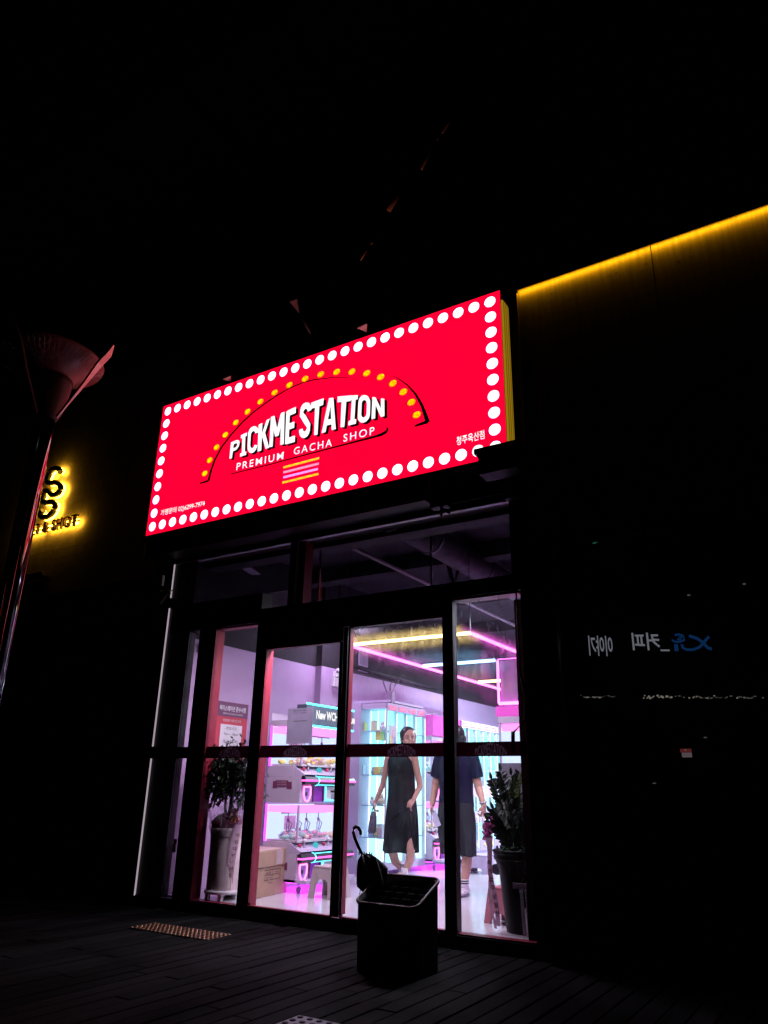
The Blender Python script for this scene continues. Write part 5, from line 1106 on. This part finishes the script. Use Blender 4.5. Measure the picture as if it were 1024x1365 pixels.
limb(b, [V(543, 1090, 0), V(547, 1131, -.10), V(546.5, 1147, -.10), ank2], [.085, .056, .050, .035])
for a in (ank1, ank2): limb(b, [a + Vector((0, .03, -.05)), a + Vector((.01, -.11, -.055)), a + Vector((.01, -.16, -.06))], [.034, .030, .022])
fuse(b, 'body', M_skin, wo); face_parts(Pw, wo, None)
hb = MB(); Rw = Matrix.Rotation(math.radians(42), 3, 'Z')
hb.ball(hc + Rw @ Vector((0, .034, .050)), .107, 3, (.96, 1.08, 1.0)); hb.ball(hc + Rw @ Vector((0, .08, -.02)), .084, 3); hb.ball(hc + Rw @ Vector((0, .165, -.05)), .052, 3); hb.tube([hc + Rw @ Vector((0, .10, -.04)), hc + Rw @ Vector((0, .12, -.12)), hc + Rw @ Vector((0, .10, -.20))], [.03, .03, .01], 10)
for sx in (-1, 1): hb.ball(hc + Rw @ Vector((sx * .074, .006, .026)), .040, 2, (.6, 1.1, 1.4))
fuse(hb, 'hair', M_hair, wo, .008, 2)
sweep([(V(534, 1137, -.04), .218, .17, .1, .09), (V(534.5, 1120, -.03), .212, .168, .08, .08), (V(535.5, 1100, -.02), .206, .165, .05, .055), (V(536, 1080, -.01), .200, .16, 0, .03), (V(536, 1066), .182, .15, 0, .022), (V(535.5, 1050), .172, .140, 0, .016), (V(535, 1038), .170, .142, 0, .010), (V(534.5, 1025), .178, .150, 0, .006), (V(534.5, 1015), .180, .125, 0, .0), (V(535, 1008, .01), .172, .095, 0, 0), (V(536, 1003.5, .015), .085, .075, 0, 0)], 'dress', M_dress, wo, 56, seed=2, nf=8)
dr = MB(); dr.tube([V(545, 1076, -.17), V(538, 1092, -.22), V(533, 1112, -.24), V(529, 1130, -.23)], [.014, .022, .020, .010], 8); dr.tube([V(546, 1077, -.17), V(548, 1095, -.2), V(551, 1118, -.2), V(553, 1133, -.18)], [.012, .020, .020, .010], 8); dr.tube([V(543, 1077, -.17), V(532, 1084, -.2), V(521, 1094, -.18)], [.012, .016, .006], 8)
fuse(dr, 'dress_fold', M_dress, wo, .008, 4)
for a, nm in ((ank1, 'sock'), (ank2, 'sock')):
    MB().tube([a + Vector((0, 0, .06)), a, a + Vector((0, .0, -.03))], [.044, .042, .042], 14).build('sock', M_white, wo)
    fuse(MB().ball(a + Vector((.0, .02, -.055)), .045, 2, (1, 1, .7)).ball(a + Vector((.01, -.08, -.062)), .045, 2, (1, 1.5, .6)), 'shoe', M_white, wo, .009, 2)
pu = thing('pouch', 'grey fabric pouch hanging from the woman\'s hand', 'pouch', tuple(V(497, 1095, -.07)))
sk = [(V(498, 1082, -.06), .030, .02), (V(497.5, 1088, -.06), .045, .03), (V(496.5, 1100, -.06), .055, .035), (V(495.5, 1109, -.06), .055, .032), (V(495.5, 1111, -.06), .04, .02)]
pb_ = MB(); n = 18
for c, rx, ry in sk:
    for i in range(n): a = 2 * PI * i / n; pb_.v.append(c + Vector((rx * math.cos(a) * (1 + .08 * math.sin(5 * a)), ry * math.sin(a), 0)))
for j in range(len(sk) - 1):
    for i in range(n): i2 = (i + 1) % n; pb_.f.append((j * n + i, (j + 1) * n + i, (j + 1) * n + i2, j * n + i2)); pb_.sm.append(True)
pb_.f.append(tuple(range(n))); pb_.sm.append(False); pb_.f.append(tuple((len(sk) - 1) * n + i for i in range(n))); pb_.sm.append(False)
pb_.build('pouch_body', mat('grey_pouch_fabric', (.10, .09, .13), .5, var=.5, vscale=25, bump=.6), pu); MB().tube([V(498, 1082, -.06), V(500, 1079, -.08), V(497, 1077, -.09), V(496, 1082, -.06)], .006, 6).build('loop', M_black, pu)

# ---- man walking, mostly behind the door mullion
YM = 7.75
V = lambda px, py, dy=0.: aY(px, py, YM + dy)
mn = thing('person', 'man in navy shirt and dark knee-length shorts walking behind the door mullion', 'person', (V(606, 1190).x, YM, 0), group='people inside the shop')
b = MB(); hc = V(604, 984.5, 0); Pm = head(b, hc, math.radians(-75), 1.16)
nk = V(607, 1004); sl_, sr_ = V(587, 1012), V(630, 1012)
limb(b, [sl_, nk + Vector((0, .02, -.06)), sr_], [.06, .08, .06]); limb(b, [nk + Vector((0, .02, -.05)), V(608, 1022), V(608, 1050), V(608, 1078)], [.10, .15, .14, .15])
limb(b, [sl_, V(581, 1047, .02), V(576.5, 1072, -.05)], [.055, .043, .029]); hand(b, V(576.5, 1072, -.05), V(574.5, 1088, -.07) - V(576.5, 1072, -.05), (1, .3, 0), .8, 1.)
limb(b, [sr_, V(638, 1050, .03), V(645, 1074, -.05)], [.055, .043, .029]); hand(b, V(645, 1074, -.05), V(645, 1090, -.08) - V(645, 1074, -.05), (-1, .3, 0), 1.2, .95, -1)
ankR = Vector((V(620, 1172, -.12).x, YM - .14, .105)); ankL = Vector((V(602, 1165, .3).x, YM + .34, .14))
limb(b, [V(619, 1085, -.02), V(623, 1134, -.10), V(622.5, 1152, -.10), ankR], [.085, .058, .054, .036]); limb(b, [V(597, 1085, 0), V(597, 1130, .05), V(600, 1148, .2), ankL], [.095, .06, .055, .038])
fuse(b, 'body', M_skin, mn); face_parts(Pm, mn, None, lip=(.36, .15, .13))
hb = MB(); Rm = Matrix.Rotation(math.radians(-75), 3, 'Z'); hb.ball(hc + Rm @ Vector((0, .032, .052)), .103, 3, (.98, 1.08, .98)); hb.ball(hc + Rm @ Vector((0, .075, -.01)), .076, 3)
for sx in (-1, 1): hb.ball(hc + Rm @ Vector((sx * .076, .014, .038)), .034, 2, (.6, 1.2, 1.3))
fuse(hb, 'hair', M_hair, mn, .008, 2)
sweep([(V(608, 1077), .205, .135, 0, .03), (V(608, 1070), .200, .135, 0, .025), (V(608, 1058), .190, .135, 0, .015), (V(608, 1044), .188, .140, 0, .012), (V(608, 1030), .205, .145, 0, .008), (V(608.5, 1020), .222, .135, 0, .0), (V(608.5, 1012), .222, .115, 0, 0), (V(608, 1006.5, .01), .15, .10, 0, 0), (V(607.5, 1002, .015), .078, .075, 0, 0)], 'shirt', M_navy, mn, 48, seed=5)
for s_, e_ in ((sl_, V(582.5, 1036, .02)), (sr_, V(635.5, 1037, .03))):
    sv = MB(); c0 = s_ + Vector((0.0, 0, .01)); sv.ball(c0, .072, 3); sv.tube([c0, lerp(c0, e_, .5), e_], [.074, .078, .076], 18); fuse(sv, 'sleeve', M_navy, mn, .009, 3)
co = MB(); co.tube([nk + Vector((.075 * math.cos(a), .015 + .07 * math.sin(a), -.005 + .012 * math.sin(a))) for a in [2 * PI * i / 14 for i in range(15)]], .014, 8, False); co.build('collar', M_navy, mn)
for (a0, a1, a2, nm) in ((V(617.5, 1078, -.02), V(622.5, 1112, -.07), V(625, 1142, -.11), 1), (V(598.5, 1078, 0), V(596, 1112, .03), V(598, 1138, .10), 2)):
    sweep([(a2, .078, .09, 0, .06), (lerp(a1, a2, .5), .083, .094, 0, .055), (a1, .092, .105, 0, .035), (lerp(a0, a1, .5), .115, .122, 0, .02), (a0, .112, .125, 0, .01), (a0 + Vector((0, 0, .06)), .10, .12, 0, 0)], 'shorts_leg', M_short, mn, 32, seed=nm)
wt = MB(); wc = V(644, 1070, -.045); wt.tube([wc + Vector((.034 * math.cos(a), .034 * math.sin(a), .006 * math.cos(a))) for a in [2 * PI * i / 12 for i in range(13)]], .009, 6, False); wt.build('watch', mat('pale_watch', (.6, .5, .6), .3, .5), mn)
for a in (ankR, ankL):
    MB().tube([a + Vector((0, 0, .05)), a, a + Vector((0, 0, -.04))], [.046, .045, .046], 16).build('sock', M_white, mn)
    for z in (.03, .008): MB().tube([a + Vector((0, 0, z)), a + Vector((0, 0, z + .011))], .048, 16).build('sock_band', M_ink, mn)
    sh = MB(); sh.ball(a + Vector((0, .02, -.045)), .056, 3, (.9, 1, .9)); sh.ball(a + Vector((.01, -.07, -.062)), .054, 3, (.9, 1.4, .62)); sh.ball(a + Vector((.012, -.125, -.070)), .045, 3, (1, 1.1, .55)); fuse(sh, 'shoe', M_white, mn, .008, 2)
    so = MB(); n = 20; out = [(.046 * math.cos(2 * PI * i / n), -.05 + .125 * math.sin(2 * PI * i / n)) for i in range(n)]
    for z in (-.105, -.085): so.v += [a + Vector((x + .008, y, z)) for x, y in out]
    for i in range(n): i2 = (i + 1) % n; so.f.append((i, i2, n + i2, n + i)); so.sm.append(True)
    so.f.append(tuple(reversed(range(n)))); so.sm.append(False); so.f.append(tuple(n + i for i in range(n))); so.sm.append(False); so.build('sole', mat('grey_rubber_sole', (.15, .15, .17), .6), mn)
ph = thing('paper_slip', 'pale folded sheet held in the man\'s hand beside the mullion', 'paper', tuple(V(580, 1090, -.1)))
P = [V(576, 1083, -.1), V(580, 1079, -.1), V(588, 1100, -.1), V(580, 1104, -.1)]; m = MB(); m.poly(P); m.poly([p + Vector((0, .006, 0)) for p in reversed(P)]); 
for i in range(4): j = (i + 1) % 4; m.quad(P[j], P[i], P[i] + Vector((0, .006, 0)), P[j] + Vector((0, .006, 0)))
m.build('sheet', mat('pale_sheet', (.6, .62, .8), .5), ph)
cd = thing('white_strap', 'thin white strap hanging from the man\'s other hand', 'strap', tuple(V(643, 1090, -.08)))
MB().tube([V(643.5, 1086, -.09), V(643.5, 1096, -.09), V(643, 1104, -.09)], .005, 6).build('strap', M_white, cd)
